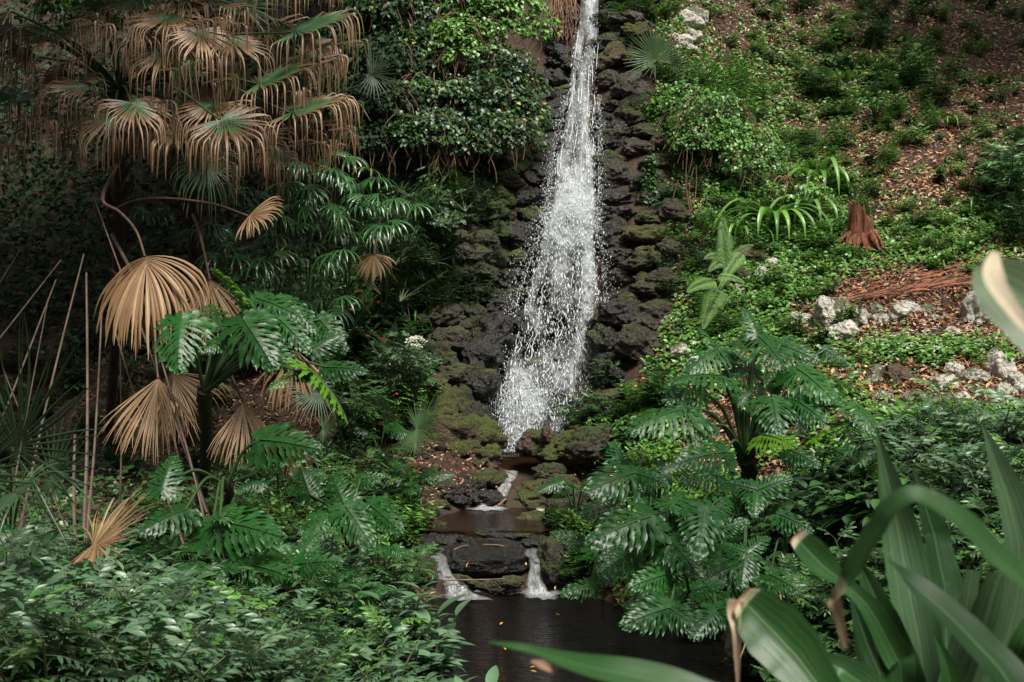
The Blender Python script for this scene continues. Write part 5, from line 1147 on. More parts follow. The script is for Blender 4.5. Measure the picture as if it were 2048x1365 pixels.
for px, py, d, rx, rz, mt in [(1370, 215, 16.9, .45, .32, 'bright'), (1430, 240, 16.6, .55, .35, 'bright'), (1480, 290, 16.3, .45, .28, 'bright'), (1390, 290, 16.3, .35, .28, 'bright'), (1520, 330, 16.1, .45, .3, 'bright'), (1310, 250, 16.9, .16, .5, 'bright'), (1300, 400, 15.9, .10, .6, 'vine'), (1590, 390, 15.8, .4, .25, 'bright')]:
    mound(px, py, d, rx, rz, int(2200 * (rx * rz + .25)), uniq('bright creeper mound spilling over the wall', px, py), mat=mt, leaf=.05)

for px, py in ((130, 20), (185, 50), (230, 10)): mound(px, py, 13.5, .3, .2, 500, uniq('sunlit-coloured green leaves seen through the palm', px, py), mat='bright', leaf=.06)  # bright leaf colour stands in for sunlight on these leaves
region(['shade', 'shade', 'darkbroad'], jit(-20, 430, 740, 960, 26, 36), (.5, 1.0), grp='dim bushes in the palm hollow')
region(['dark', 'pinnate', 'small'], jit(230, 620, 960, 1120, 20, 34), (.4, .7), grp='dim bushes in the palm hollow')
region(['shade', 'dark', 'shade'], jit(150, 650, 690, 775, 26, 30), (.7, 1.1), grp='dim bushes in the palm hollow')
# hillside creeper far left (shade painted into its leaves), individually hopeless to count
def scatter_stuff(name, label, cat, pts, tpl, size, mat, up=.5, lift=(0, .1), tone=(0.1, .9), sm=True, lay=.5):
    n = len(pts); nn = Hn(pts[:, 0], pts[:, 1]); rz_ = rng.random(n) * 2 * np.pi
    y = np.stack([np.cos(rz_), np.sin(rz_), rng.normal(0, lay, n)], 1); z = nrm(nn * .6 + np.array([0, -.2, .6]) + rng.normal(0, up, (n, 3)))
    x = nrm(np.cross(y, z)); z = nrm(z); y = nrm(np.cross(z, x)); s = size * (.5 + rng.random(n) * .9)
    mb = MB(); pos = pts + np.array([0, 0, 1]) * (lift[0] + rng.random(n) * (lift[1] - lift[0]))[:, None]
    mb.many(*tpl, np.stack([x, y, z], 2) * s[:, None, None], pos, 0, tone[0] + rng.random(n) * (tone[1] - tone[0]))
    return tag(mb.build(name, [mat]), label, cat, kind='stuff')
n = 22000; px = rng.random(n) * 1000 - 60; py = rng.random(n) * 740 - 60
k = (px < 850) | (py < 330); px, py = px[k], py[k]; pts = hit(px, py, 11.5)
scatter_stuff('creeper_foliage', 'leaves painted dark for shade covering the hillside', 'foliage', pts, T_HEART, .095, M['shade_painted_leaf'], .7, (0, .5))

# ------------------------------------------------------------------ ground cover and litter on the right slope and the left bank
def green(px, py):
    g = -0.15 + 0 * px
    for cx, cy_, sx, sy, w in ((1420, 240, 110, 90, .9), (1540, 380, 130, 110, .8), (1350, 60, 90, 60, .4), (1700, 180, 120, 80, .5), (1560, 560, 130, 90, .7), (1500, 640, 120, 60, .5), (1800, 500, 200, 60, .35), (1850, 710, 150, 36, .8), (1650, 440, 60, 60, .5), (1880, 860, 220, 40, .8), (1400, 720, 90, 60, .4), (1250, 860, 120, 90, .7), (1500, 120, 60, 90, .15), (1960, 430, 90, 60, .4), (1300, 1050, 200, 100, .5), (1800, 1100, 400, 150, .8)):
        g = g + w * np.exp(-((px - cx) / sx) ** 2 - ((py - cy_) / sy) ** 2)
    g = g - .5 * np.exp(-((px - 1850) / 220) ** 2 - ((py - 330) / 110) ** 2) - .6 * np.exp(-((px - 1850) / 230) ** 2 - ((py - 600) / 38) ** 2)
    return g
n = 290000; px = 1205 + rng.random(n) * 1180; py = rng.random(n) * 1250 - 30
g = green(px, py); pts = hit(px, py, 6.0); w_ = vnoise(pts[:, 0], pts[:, 1] + pts[:, 2], .22, 4) * .6 + vnoise(pts[:, 0], pts[:, 1] + pts[:, 2], .7, 6) * .5
k = (rng.random(n) < np.clip(.38 + g, .15, .95)) & (w_ + g * .5 > .47) & (~(((px > 1580) & (py > 612) & (py < 690)) | ((px > 1735) & (py > 738) & (py < 826))) | (rng.random(n) < .15)); pa = pts[k]
wall = lambda p, X: (X < np.interp(p, [0, 120, 300, 500, 620, 860], [1260, 1300, 1340, 1355, 1350, 1230]))
pp = to_px(pa); pa = pa[~wall(pp[:, 1], pp[:, 0])]
h_ = len(pa) // 2
scatter_stuff('ground_cover', 'low green weeds carpeting the right slope', 'ground cover', pa[:h_], T_OVAL, .058, M['bright'], .35, (.01, .13))
scatter_stuff('ground_cover', 'rounder creeping leaves among the weeds of the right slope', 'ground cover', pa[h_:], T_HEART, .05, M['shrub'] if False else M['bright'], .35, (.01, .10))
n = 115000; px = 1205 + rng.random(n) * 1180; py = rng.random(n) * 1250 - 30; pts = hit(px, py, 6.0)
pp = to_px(pts); pts = pts[~wall(pp[:, 1], pp[:, 0])]; cl_ = vnoise(pts[:, 0], pts[:, 1] + pts[:, 2], .35, 14); pts = pts[(rng.random(len(pts)) < .35 + cl_ * .9)]
scatter_stuff('leaf_litter', 'brown and tan fallen leaves strewn over the right slope', 'leaf litter', pts, T_LIT, .062, M['litter'], .45, (.005, .03), (0, 1), lay=.25)
n = 9000; px = rng.random(n) * 900 - 40; py = 700 + rng.random(n) * 600; pts = hit(px, py, 5.5)
scatter_stuff('leaf_litter', 'brown fallen leaves and scraps under the left palms', 'leaf litter', pts, T_LIT, .06, M['litter'], .5, (.005, .04), (0, .85), lay=.3)
n = 9000; px = rng.random(n) * 860 - 40; py = 930 + rng.random(n) * 440; pts = hit(px, py, 5.0)
scatter_stuff('ground_cover', 'mixed green leaves covering the left bank', 'ground cover', pts, T_OVAL, .07, M['shrub'], .4, (.01, .22))
n = 2200; px = 840 + rng.random(n) * 330; py = 610 + rng.random(n) * 470; k = (px < np.interp(py, [600, 900, 1000], [970, 940, 1000])) | (px > np.interp(py, [600, 900], [1230, 1120])); pts = hit(px[k], py[k], 9)
pts = pts[pts[:, 2] > -1.68]
scatter_stuff('leaf_litter', 'orange and brown leaves caught among the stream rocks', 'leaf litter', pts, T_LIT, .038, M['litter'], .4, (.08, .16), (0, .9), lay=.2)
# twigs
mb = MB()
for k in range(1500):
    px_, py_ = (random.uniform(1250, 2048), random.uniform(0, 900)) if random.random() < .75 else (random.uniform(0, 850), random.uniform(880, 1200))
    if 1330 > px_ > 1250 and py_ < 700: continue
    q = hit1(px_, py_, 6) + [0, 0, .03]; z = random.uniform(0, 6.28); L_ = random.uniform(.06, .32); dv = np.array([math.cos(z), math.sin(z), 0]) * L_; e = q + dv; e[2] = float(H(e[0], e[1])) + random.uniform(.01, .09)
    tube(mb, catmull([q, (q + e) / 2 + rng.normal(0, .02, 3) + [0, 0, .02], e], 5), random.uniform(.002, .005), 3, cap=False, a=random.random())
tag(mb.build('twig_litter', [M['twig']]), 'thin brown twigs and vine stems scattered on the ground', 'twigs', kind='stuff')
# ------------------------------------------------------------------ ferns, strap plants, stump, log, driftwood, roots
FM = []
for s in range(3):
    mb = MB()
    for k in range(7): a = k * .9 + s; fern_frond(mb, (0, 0, 0), (math.cos(a), math.sin(a), random.uniform(.6, 1.4)), (0, 0, 1), random.uniform(.38, .55), 24, .24, .9)
    FM.append([('fronds', mb.mesh('fronds', [M['darkfern'], M['stem']]))])
def fern(px, py, sc, desc='feathery green fern'):
    b = hit1(px, py); plant('fern', random.choice(FM), b, random.uniform(0, 6), sc, uniq(desc, px, py), 'fern', 'ferns among the undergrowth', (.2, 0))
for px, py, s in ((1250, 30, 1.1), (1290, 15, 1.1), (1340, 25, 1.0), (1225, 60, .9), (1430, 30, .8), (1560, 20, .8), (700, 690, .9), (790, 700, .8), (640, 560, .8), (700, 560, .8), (1985, 240, .8), (510, 1400, .8), (620, 1420, .8), (830, 1130, .6), (1230, 1125, .7), (1150, 1120, .6), (1330, 540, .5), (880, 640, .5), (1340, 420, .8), (1210, 20, 1.0), (1400, 560, .5), (830, 960, .7), (600, 1330, .8), (500, 1300, .6)): fern(px, py, s)
def big_fern(base, fronds, label):
    root = empty('tree_fern', P(*base)); tag(root, label, 'fern')
    for a, b, up, w in fronds:
        mb = MB(); A, B = P(*a), P(*b); fern_frond(mb, A, B - A, up, np.linalg.norm(B - A) * 1.12, 34, w, .55, tone=.7); o = mb.build('frond', [M['fern'], M['stem']], root); o.matrix_parent_inverse = Matrix.Translation(-root.location)
big_fern((1470, 545, 14.2), [((1435, 560, 13.9), (1372, 560, 13.6), (0, -.6, .8), .34), ((1430, 552, 13.9), (1490, 548, 13.7), (0, -.7, .7), .26), ((1440, 570, 13.8), (1400, 640, 13.4), (-.3, -.9, .4), .30), ((1490, 500, 14.3), (1432, 556, 13.9), (0, -.8, .5), .18), ((1455, 540, 14.1), (1445, 440, 14.3), (.3, -.9, .2), .25)], 'bright green hanging fern with broad lacy fronds above the rocks')
big_fern((1460, 505, 14.4), [((1458, 510, 14.3), (1448, 435, 14.3), (.2, -.9, 0), .26), ((1455, 515, 14.3), (1410, 500, 14.1), (0, -.8, .6), .3), ((1462, 515, 14.3), (1500, 480, 14.3), (0, -.8, .6), .28), ((1450, 520, 14.2), (1415, 530, 14), (0, -.8, .6), .3)], 'smaller upright fern just above the bright hanging fern')
def strap_plant(px, py, sc, nl, label, L0=.55):
    b = hit1(px, py); root = empty('strap_leaf_lily', b); tag(root, label, 'plant', 'strap leaved lilies on the right slope')
    for k in range(nl):
        a = k * 2.4; mb = MB(); Lg = L0 * sc * random.uniform(.8, 1.15); rise = random.uniform(.35, .7); o_ = np.array([math.cos(a), math.sin(a) * .8 - .15, 0])
        pts = [np.zeros(3), o_ * Lg * .25 + [0, 0, rise * Lg * .55], o_ * Lg * .62 + [0, 0, rise * Lg * .60], o_ * Lg * .9 + [0, 0, rise * Lg * .15], o_ * Lg * .98 + [0, 0, -.25 * Lg]]
        ribbon(mb, pts, [.03 * sc, .05 * sc, .052 * sc, .035 * sc, .004], (0, -.15, 1), V=.35, n=18, a=random.uniform(.3, .9)); o = mb.build('leaf', [M['bright']], root)
    return root
strap_plant(1545, 460, 1.35, 20, 'larger strap leaved lily with long arching leaves'); strap_plant(1612, 440, 1.1, 14, 'paler strap leaved lily close beside the larger one'); strap_plant(1640, 375, 1.3, 18, 'strap leaved lily standing highest on the slope')
strap_plant(1950, 420, .6, 9, 'small tufted lily on the leaf litter'); strap_plant(1478, 480, .8, 9, 'small lily in the shade of the wall'); strap_plant(1900, 250, .5, 8, 'tiny lily tuft high on the litter slope')
strap_plant(830, 640, .6, 8, 'drooping tuft of strap leaves left of the rocks')

# split stump
b = hit1(1722, 498); root = empty('tree_stump', b); tag(root, 'upright split red brown stump on the right slope', 'stump')
s = b[1] / FPX * 1.18
mb = MB(); nseg = 30; hh = [0, .15, .35, .6, .85, 1]
th = np.linspace(0, 2 * np.pi, nseg, endpoint=False); prof = 1 + .16 * np.sin(th * 5 + 1) + .10 * np.sin(th * 11) + rng.normal(0, .06, nseg)
topz = np.where(np.cos(th + .3) < .25, 76 * s, 48 * s + 14 * s * np.sin(th * 3)) + rng.normal(0, 5, nseg) * s
rows = [np.stack([np.cos(th) * rr * s * prof, np.sin(th) * rr * s * prof * .8, topz * h - .04], 1) for h, rr in zip(hh, (38, 27, 22, 19, 18.5, 18))]
rows.append(rows[-1] * [.8, .8, 1] - [0, 0, .02]); rows.append(rows[-1] * [.1, .1, 1] - [0, 0, .10])
V = np.concatenate(rows); i = np.arange(len(rows) - 1)[:, None] * nseg; j = np.arange(nseg)[None]; j2 = (j + 1) % nseg
mb.add(V, np.stack([i + j, i + j2, i + nseg + j2, i + nseg + j], -1).reshape(-1, 4)); mb.build('trunk', [M['rotwood']], root, smooth=False)
for k in range(26):
    a = random.uniform(0, 6.28); mb = MB(); q = np.array([math.cos(a) * 22 * s, math.sin(a) * 18 * s - .02, random.uniform(0, 30) * s]); e = np.array([math.cos(a) * random.uniform(30, 52) * s, math.sin(a) * 34 * s - .05, -.03 + random.uniform(-12, 4) * s])
    ribbon(mb, [q, (q + e) / 2 + [0, 0, .03], e], [.03, .05, .012], (math.cos(a), -1, .4), V=.5, n=6, nw=2); mb.build('splinter', [M['rotwood']], root)
# second brown fibrous stump left
b = hit1(598, 1000); root = tag(MB().build('tree_stump', [M['rotwood']]), 'dark fibrous stump wrapped in rusty roots on the left bank', 'stump')
mb = MB(); s = b[1] / FPX; tube(mb, [b - [0, 0, .05], b + [0, 0, .22], b + [0, 0, .42]], [34 * s, 24 * s, 20 * s], 14)
for k in range(90):
    a = random.uniform(0, 6.28); tp = b + [math.cos(a) * 20 * s, math.sin(a) * 20 * s, random.uniform(.15, .42)]; bt = b + [math.cos(a + .2) * 42 * s, math.sin(a + .2) * 42 * s, -.02]; tube(mb, catmull([tp, (tp + bt) / 2 + rng.normal(0, .01, 3), bt], 6), random.uniform(.003, .008), 3, cap=False)
root.data = mb.mesh('tree_stump', [M['rotwood']], True)
# rotten log on the slope, with fibres
A, B = hit1(1650, 615), hit1(2120, 560); mb = MB(); c = catmull([A, (A * .66 + B * .34), (A * .33 + B * .67), B], 60)
for q in c: q[2] = float(H(q[0], q[1])) + .0
c = c + [0, 0, .0]; tube(mb, c, np.array([.03, .05, .07, .05, .07]), 14, a=.3); V = mb.v[0]; V += (vnoise(V[:, 0], V[:, 2], .12, 3)[:, None] - .5) * [0, .06, .08]
tag(mb.build('rotten_log', [M['rotlog']]), 'crumbling red brown rotten log half sunk above the stone row', 'log'); mb = MB()
for k in range(620):
    t = random.random(); q = c[int(t * 59)] + [0, random.gauss(-.05, .42), random.uniform(0, .05)]; q[2] = max(q[2], float(H(q[0], q[1])) + .02); L_ = random.uniform(.1, .4); sl = (B - A) / np.linalg.norm(B - A)
    e = q + sl * L_ + rng.normal(0, .02, 3); ribbon(mb, [q, (q + e) / 2 + [0, -.01, .02], e + [0, 0, random.uniform(-.02, .06)]], [.006, random.uniform(.006, .018), .003], (random.gauss(0, .5), -.8, .6), V=.4, n=5, nw=2, a=random.random())
tag(mb.build('wood_debris', [M['rotlog']]), 'reddish splinters and bark strips scattered round the rotten log', 'wood debris', kind='stuff')
# driftwood in the stream
for pts, r, lab in (([(888, 1161, 10.55), (960, 1160, 10.5), (1008, 1158, 10.5)], .007, 'straight tan cane lying across the foot of the dam'), ([(908, 1100, 10.9), (930, 1092, 10.9), (985, 1090, 10.9), (1010, 1093, 10.9)], .007, 'dark bent stick across the top of the dam'),
                    ([(1010, 942, 13.0), (1035, 952, 12.95)], .008, 'short pale twig above the rapid'), ([(938, 990, 12.75), (965, 1010, 12.65)], .014, 'dark plank like stick leaning in the upper rapid'), ([(996, 1012, 12.6), (1012, 998, 12.65)], .016, 'reddish wood wedge beside the rapid'),
                    ([(1120, 976, 11.9), (1170, 974, 11.8)], .007, 'thin brown cane on the right bank rocks'), ([(1225, 1010, 8.9), (1250, 995, 9), (1275, 985, 9.05)], .012, 'broken brown cane between philodendrons'), ([(1560, 1190, 7.4), (1580, 1290, 7.2)], .006, 'pale bent twig above the dark water'),
                    ([(840, 1002, 12.5), (900, 1003, 12.5)], .008, 'thin brown stick along the upper pool edge'), ([(1500, 1240, 6.9), (1490, 1290, 6.8), (1470, 1340, 6.7)], .005, 'thin dry twig hanging over the pool')):
    mb = MB(); tube(mb, catmull([P(*p) for p in pts], 12), np.array([r, r * .9, r * .7]), 6); tag(mb.build('driftwood', [M['twig']]), lab, 'stick')
# yellow and orange floating or caught leaves, countable
m_y = leaf_mat('yellow_leaf', [(0, (.45, .16, .02)), (.5, (.65, .34, .04)), (1, (.7, .5, .12))], rough=.4, trans=.15); M['yellow'] = m_y
YL = [(933, 1134, 10.70, ''), (1053, 1131, 10.7, ''), (893, 1084, 11.1, ''), (1088, 1088, 10.9, ''), (903, 1068, 11.3, ''), (1010, 1073, 11.2, ''), (1110, 1180, 10.4, ''), (1074, 1345, 0, 'w'), (1012, 1300, 0, 'w'), (1060, 1335, 0, 'w'), (1180, 1335, 0, 'w'), (1455, 1318, 0, 'w'), (1470, 1298, 0, 'w'), (1340, 1262, 0, 'w'), (1390, 1265, 0, 'w'),
      (1120, 1230, 0, 'w'), (1000, 1250, 0, 'w'), (1060, 1190, 0, 'w')]
ylm = MB(); V, F = T_LIT; ylm.add(V, F); ylme = ylm.mesh('fallen_leaf', [M['yellow']])
for px, py, d, w in YL:
    if w == 'w': d = 2.19 * FPX / (py - CY)
    o = link('fallen_leaf', ylme); o.location = Vector(P(px, py, d)); sc = random.uniform(.03, .05); o.scale = (sc,) * 3
    o.rotation_euler = ((random.uniform(-.1, .1), 0, random.uniform(0, 6)) if w == 'w' else (random.uniform(.3, 1.1), random.uniform(-.4, .4), random.uniform(-1, 1)))
    tag(o, uniq('yellow orange leaf ' + ('floating on the pool' if w == 'w' else 'stuck on wet rock'), px, py), 'leaf', 'bright fallen leaves in the stream')
# hanging roots at the top left of the fall
root = MB()
for k in range(110):
    x = 1122 + random.gauss(0, 11); q = P(x, -20 + random.uniform(-20, 20), 18.6); e = P(x + random.gauss(0, 14), random.uniform(25, 85), 18.3); tube(root, catmull([q, (q + e) / 2 + rng.normal(0, .04, 3), e], 8), random.uniform(.004, .009), 3, cap=False, a=random.random())
tag(root.build('hanging_roots', [M['twig']]), 'tangle of pale hanging roots at the left lip of the waterfall', 'roots')
for x0, y0, y1, d in ((1388, 335, 420, 15.4), (1392, 330, 410, 15.4), (1357, 360, 470, 15.6), (1135, 60, 115, 18), (1146, 80, 120, 18), (1375, 300, 430, 15.5)):
    mb = MB(); q, e = P(x0, y0, d), P(x0 + random.uniform(-8, 8), y1, d); tube(mb, catmull([q, (q + e) / 2 + rng.normal(0, .03, 3), e], 10), .006, 4); tag(mb.build('hanging_creeper', [M['twig']]), uniq('thin reddish vine stem hanging down', x0, y0), 'vine', 'bare vine stems hanging by the rocks')
# flowers
M['red'] = leaf_mat('red_petal', [(0, (.5, .03, .01)), (1, (.75, .12, .03))], rough=.5, trans=.2); M['white'] = leaf_mat('white_petal', [(0, (.6, .62, .5)), (1, (.8, .8, .7))], rough=.6, trans=.2)
RF = [(703, 622), (722, 598), (746, 605), (757, 607), (733, 617), (623, 640), (655, 652), (736, 675), (765, 680), (770, 688), (812, 745), (818, 752), (780, 765), (792, 790), (657, 815), (637, 842), (718, 585), (690, 700), (829, 742), (764, 848), (1123, 955), (1130, 962), (1085, 1010)]
fm = MB()
for k in range(5): a = k * 1.25; fm.many(*T_OVAL, (frame((math.cos(a), math.sin(a), .9), (0, 0, 1)) * 1.0)[None], np.zeros((1, 3)), 0, np.array([.5]))
fme = fm.mesh('flower', [M['red']])
for px, py in RF:
    o = link('red_flower', fme); o.location = Vector(P(px, py, min(12.3, hit1(px, py)[1] - .45))); sc = random.uniform(.028, .045); o.scale = (sc, sc * .7, sc); o.rotation_euler = (random.uniform(.3, 1.4), 0, random.uniform(0, 6)); tag(o, uniq('small bright red flower', px, py), 'flower', 'red flowers on the left bank')
fm = MB(); n = 260; a = rng.random(n) * 6.28; rr = np.sqrt(rng.random(n)); pos = np.stack([np.cos(a) * rr * .10, np.sin(a) * rr * .08, .04 * (1 - rr ** 2) + rng.random(n) * .02], 1)
fm.many(*T_OVAL, euler_mats(rng.random(n) * 6.28, rng.random(n) * 1.2) * .022, pos, 0)
o = fm.build('flower_head', [M['white']]); o.location = Vector(P(832, 688, 11.9)); o.rotation_euler = (.7, 0, 0); tag(o, 'flat white flower head over the left bank shrubs', 'flower')
b = P(832, 700, 11.95); bush('pinnate2', 0, 0, .8, pos=b - [0, 0, .45], lab='pale leaved shrub carrying the white flower head'); bush('pinnate2', 0, 0, .8, pos=P(780, 780, 11.6), lab='pale shrub trailing below the white flower head')
# small white flowers on the stone terrace
n = 150; px = rng.normal(1830, 80, n); py = rng.normal(712, 18, n); pts = hit(px, py, 8); mb = MB()
for s in range(5): a = s * 1.257 + rng.random(n); mb.many(*T_OVAL, np.array([frame((math.cos(q), math.sin(q), .3), (0, -.4, 1)) for q in a]) * .016, pts + [0, 0, .12] + rng.normal(0, .03, (n, 3)) * 0 + np.array([0, 0, 1]) * (vnoise(pts[:, 0] * 9, pts[:, 1] * 9, 1, 3)[:, None] * .12), 0)
tag(mb.build('tiny_flowers', [M['white']]), 'tiny white daisies dotted over the weeds between the stone rows', 'flowers', kind='stuff')

# ------------------------------------------------------------------ large strap leaves in the foreground, right
m, nt, out = new_mat('foreground_leaf'); L = nt.links
at = nd(nt, 'ShaderNodeAttribute', attribute_name='vary'); tc = nd(nt, 'ShaderNodeTexCoord')
wv = nd(nt, 'ShaderNodeUVMap'); wv.uv_map = 'blade'; mp = nd(nt, 'ShaderNodeMapping'); mp.inputs['Scale'].default_value = (16, .5, 1); L.new(wv.outputs[0], mp.inputs[0])
sx = nd(nt, 'ShaderNodeSeparateXYZ'); L.new(wv.outputs[0], sx.inputs[0]); mid = math_(nt, 'ABSOLUTE', math_(nt, 'SUBTRACT', sx.outputs[0], .5)); st = tex_noise(nt, mp.outputs[0], 1.0, 3, .6); nb = tex_noise(nt, tc.outputs['Object'], 5, 4)
c = ramp(nt, at.outputs['Fac'], [(0.0, (.012, .042, .012)), (0.35, (.030, .095, .024)), (0.6, (.062, .120, .060)), (.74, (.38, .42, .25)), (.86, (.62, .50, .38)), (1.0, (.22, .09, .04))]).outputs[0]
c = mixc(nt, 1.0, c, ramp(nt, st.outputs[0], [(.35, (.62, .68, .6)), (.65, (1.25, 1.2, 1.15))]).outputs[0], 'MULTIPLY'); c = mixc(nt, ramp(nt, mid, [(.0, (.55, .55, .55)), (.035, (0, 0, 0))]).outputs[0], c, (.12, .20, .09)); ns = tex_noise(nt, tc.outputs['Object'], 26, 4, .7); c = mixc(nt, ramp(nt, ns.outputs[0], [(.66, (0, 0, 0)), (.72, (.55, .55, .55))]).outputs[0], c, (.20, .17, .07)); c = mixc(nt, 1.0, c, ramp(nt, nb.outputs[0], [(.3, (.8, .8, .8)), (.7, (1.15, 1.15, 1.15))]).outputs[0], 'MULTIPLY')
p = nd(nt, 'ShaderNodeBsdfPrincipled'); L.new(c, p.inputs['Base Color']); p.inputs['Roughness'].default_value = .42; p.inputs['Specular IOR Level'].default_value = .4
bp = nd(nt, 'ShaderNodeBump'); bp.inputs['Strength'].default_value = .5; bp.inputs['Distance'].default_value = .004; L.new(st.outputs[0], bp.inputs['Height']); L.new(bp.outputs[0], p.inputs['Normal'])
t = nd(nt, 'ShaderNodeBsdfTranslucent'); L.new(c, t.inputs['Color']); x = nd(nt, 'ShaderNodeMixShader'); x.inputs[0].default_value = .22; L.new(p.outputs[0], x.inputs[1]); L.new(t.outputs[0], x.inputs[2]); L.new(x.outputs[0], out.inputs[0]); M['fore'] = m
def fore_leaf(root, cps, facing, tone=.3, V=.5, ruffle=0.0, ends='tip', brown=0.0, edge=0.0, label=None):
    """cps: (px, py, depth, width px)"""
    mb = MB(); cps = [list(c) for c in cps]; k = 1
    while k < len(cps) - 1:      # keep the control points evenly spaced
        a_, b_, c_ = (np.array(q, float) for q in cps[k - 1:k + 2]); g1, g2 = math.hypot(*(b_ - a_)[:2]), math.hypot(*(c_ - b_)[:2])
        if g2 > 1.6 * g1: cps.insert(k + 1, list(b_ + (c_ - b_) * (1.3 * g1 / g2)))
        k += 1
    pts = [P(*c[:3]) for c in cps]; w = [c[3] * c[2] / FPX for c in cps]
    def uf(t, u):
        a = np.full(t.shape, tone); a = np.where(np.abs(u) > .93, a + edge, a)
        if brown: a = np.where(t < brown, np.clip(.80 + (1 - t / brown) * .25, 0, 1), np.where(t < brown * 1.6, .74, a))
        return a
    ribbon(mb, pts, w, facing, V=V, n=64, nw=8, ruffle=ruffle, ufun=uf)
    me = mb.mesh('leaf', [M['fore']]); F = mb.f[0]; uv = me.uv_layers.new(name='blade'); n_, m__ = 64, 9
    g = np.stack(np.meshgrid(np.linspace(0, 1, m__), np.linspace(0, 4, n_)), -1).reshape(-1, 2); uv.data.foreach_set('uv', g[F.ravel()].ravel())
    o = link('leaf', me, root); o.matrix_parent_inverse = Matrix.Translation(-root.location)
    if label: o['label'] = label
base = np.array([.95, 2.75, -1.55]); bp_ = to_px(base); BX = (bp_[0], bp_[1], 2.75, 50)
r1 = empty('crinum_lily', base); tag(r1, 'large foreground lily with wide upright strap leaves at the lower right', 'plant')
C_ = (-.1, -1, .15)
fore_leaf(r1, [(1752, 860, 3.0, 2), (1778, 970, 3.0, 46), (1800, 1080, 3.0, 78), (1822, 1200, 2.95, 86), (1845, 1330, 2.9, 80), BX], C_, .55, edge=-.1)
fore_leaf(r1, [(1964, 848, 2.7, 2), (1992, 930, 2.7, 45), (2022, 1020, 2.7, 74), (2040, 1130, 2.7, 92), (2020, 1260, 2.7, 100), (1960, 1400, 2.7, 80), BX], (.2, -1, .1), .60)
fore_leaf(r1, [(1825, 935, 3.15, 2), (1842, 985, 3.15, 30), (1868, 1070, 3.15, 70), (1890, 1180, 3.1, 88), (1893, 1320, 3.0, 84), BX], (.5, -1, -.1), .05, V=.2)
fore_leaf(r1, [(1712, 1118, 2.8, 4), (1735, 1160, 2.8, 34), (1768, 1240, 2.78, 60), (1800, 1330, 2.75, 78), (1830, 1420, 2.75, 74), BX], (-.3, -1, .3), .12, ruffle=.10)
fore_leaf(r1, [(1588, 1072, 2.75, 34), (1612, 1098, 2.75, 60), (1645, 1132, 2.75, 58), (1685, 1165, 2.75, 30), (1740, 1220, 2.74, 44), (1800, 1330, 2.74, 60), BX], (-.35, -.7, .7), .30, V=.45, brown=.02)
fore_leaf(r1, [(1945, 1140, 2.85, 30), (1935, 1200, 2.85, 38), (1918, 1290, 2.85, 50), (1890, 1400, 2.8, 50), BX], (.2, -1, .2), .60, V=.2)
fore_leaf(r1, [(2000, 1150, 2.8, 60), (1975, 1230, 2.8, 80), (1945, 1330, 2.8, 86), (1900, 1430, 2.8, 70), BX], (.1, -1, .2), .52, V=.3)
fore_leaf(r1, [(2075, 1230, 2.5, 40), (2040, 1300, 2.5, 60), (2000, 1400, 2.6, 60), BX], (-.1, -1, .2), .35)
fore_leaf(r1, [(1868, 1270, 2.72, 2), (1885, 1310, 2.72, 24), (1900, 1370, 2.72, 40), BX], (0, -1, .2), .35)
fore_leaf(r1, [(2055, 905, 3.0, 2), (2052, 980, 3.0, 24), (2046, 1080, 3.0, 40), (2020, 1300, 2.9, 60), BX], (0, -1, .2), .4)
fore_leaf(r1, [(1700, 1190, 2.9, 3), (1735, 1290, 2.88, 50), (1770, 1380, 2.85, 80), BX], (-.2, -1, .2), .02, ruffle=.12)
r2 = empty('crinum_lily', (.75, 2.2, -1.5)); tag(r2, 'foreground lily with bent and broken strap leaves reaching over the pool', 'plant')
b2 = to_px(np.array([.85, 2.2, -1.5])); B2 = (b2[0], b2[1], 2.2, 50)
fore_leaf(r2, [(1478, 1196, 2.4, 50), (1500, 1215, 2.4, 92), (1545, 1262, 2.38, 128), (1595, 1315, 2.35, 120), (1650, 1390, 2.3, 80), B2], (-.5, -.75, .65), .26, V=.35, brown=.03, label='blunt truncated leaf with a withered end')
fore_leaf(r2, [(1476, 1368, 2.38, 6), (1475, 1310, 2.38, 14), (1474, 1260, 2.38, 20), (1470, 1225, 2.4, 30), (1474, 1200, 2.4, 34)], (-.3, -1, 0), .9, V=.5, label='brown withered strip dangling from the blunt leaf')
fore_leaf(r2, [(1560, 1335, 2.6, 12), (1580, 1352, 2.6, 26), (1610, 1385, 2.6, 30), B2], (-.2, -1, .3), .86, V=.5, ruffle=.1, label='curled brown dead leaf')
fore_leaf(r2, [(1640, 1320, 2.6, 30), (1690, 1345, 2.6, 60), (1750, 1400, 2.5, 70), B2], (-.2, -.8, .5), .40)
r3 = empty('crinum_lily', (1.0, 1.7, -1.5)); tag(r3, 'nearest foreground lily, soft and out of focus, with one leaf folded over', 'plant')
b3 = to_px(np.array([1.05, 1.7, -1.5])); B3 = (b3[0], b3[1], 1.7, 50)
fore_leaf(r3, [(1668, 1200, 1.62, 34), (1692, 1165, 1.60, 44), (1735, 1090, 1.58, 52), (1780, 1022, 1.56, 54), (1822, 992, 1.55, 50), (1870, 1008, 1.55, 56), (1930, 1050, 1.55, 66), (1990, 1115, 1.56, 80), (2070, 1190, 1.58, 90), (2150, 1400, 1.65, 90), B3], (-.25, -.6, .9), .38, V=.25, brown=.03, label='leaf folded sharply over')
fore_leaf(r3, [(1692, 1298, 1.62, 10), (1684, 1260, 1.62, 16), (1676, 1225, 1.62, 22), (1668, 1198, 1.62, 32)], (-.3, -1, 0), .92, V=.5, label='withered brown tip')
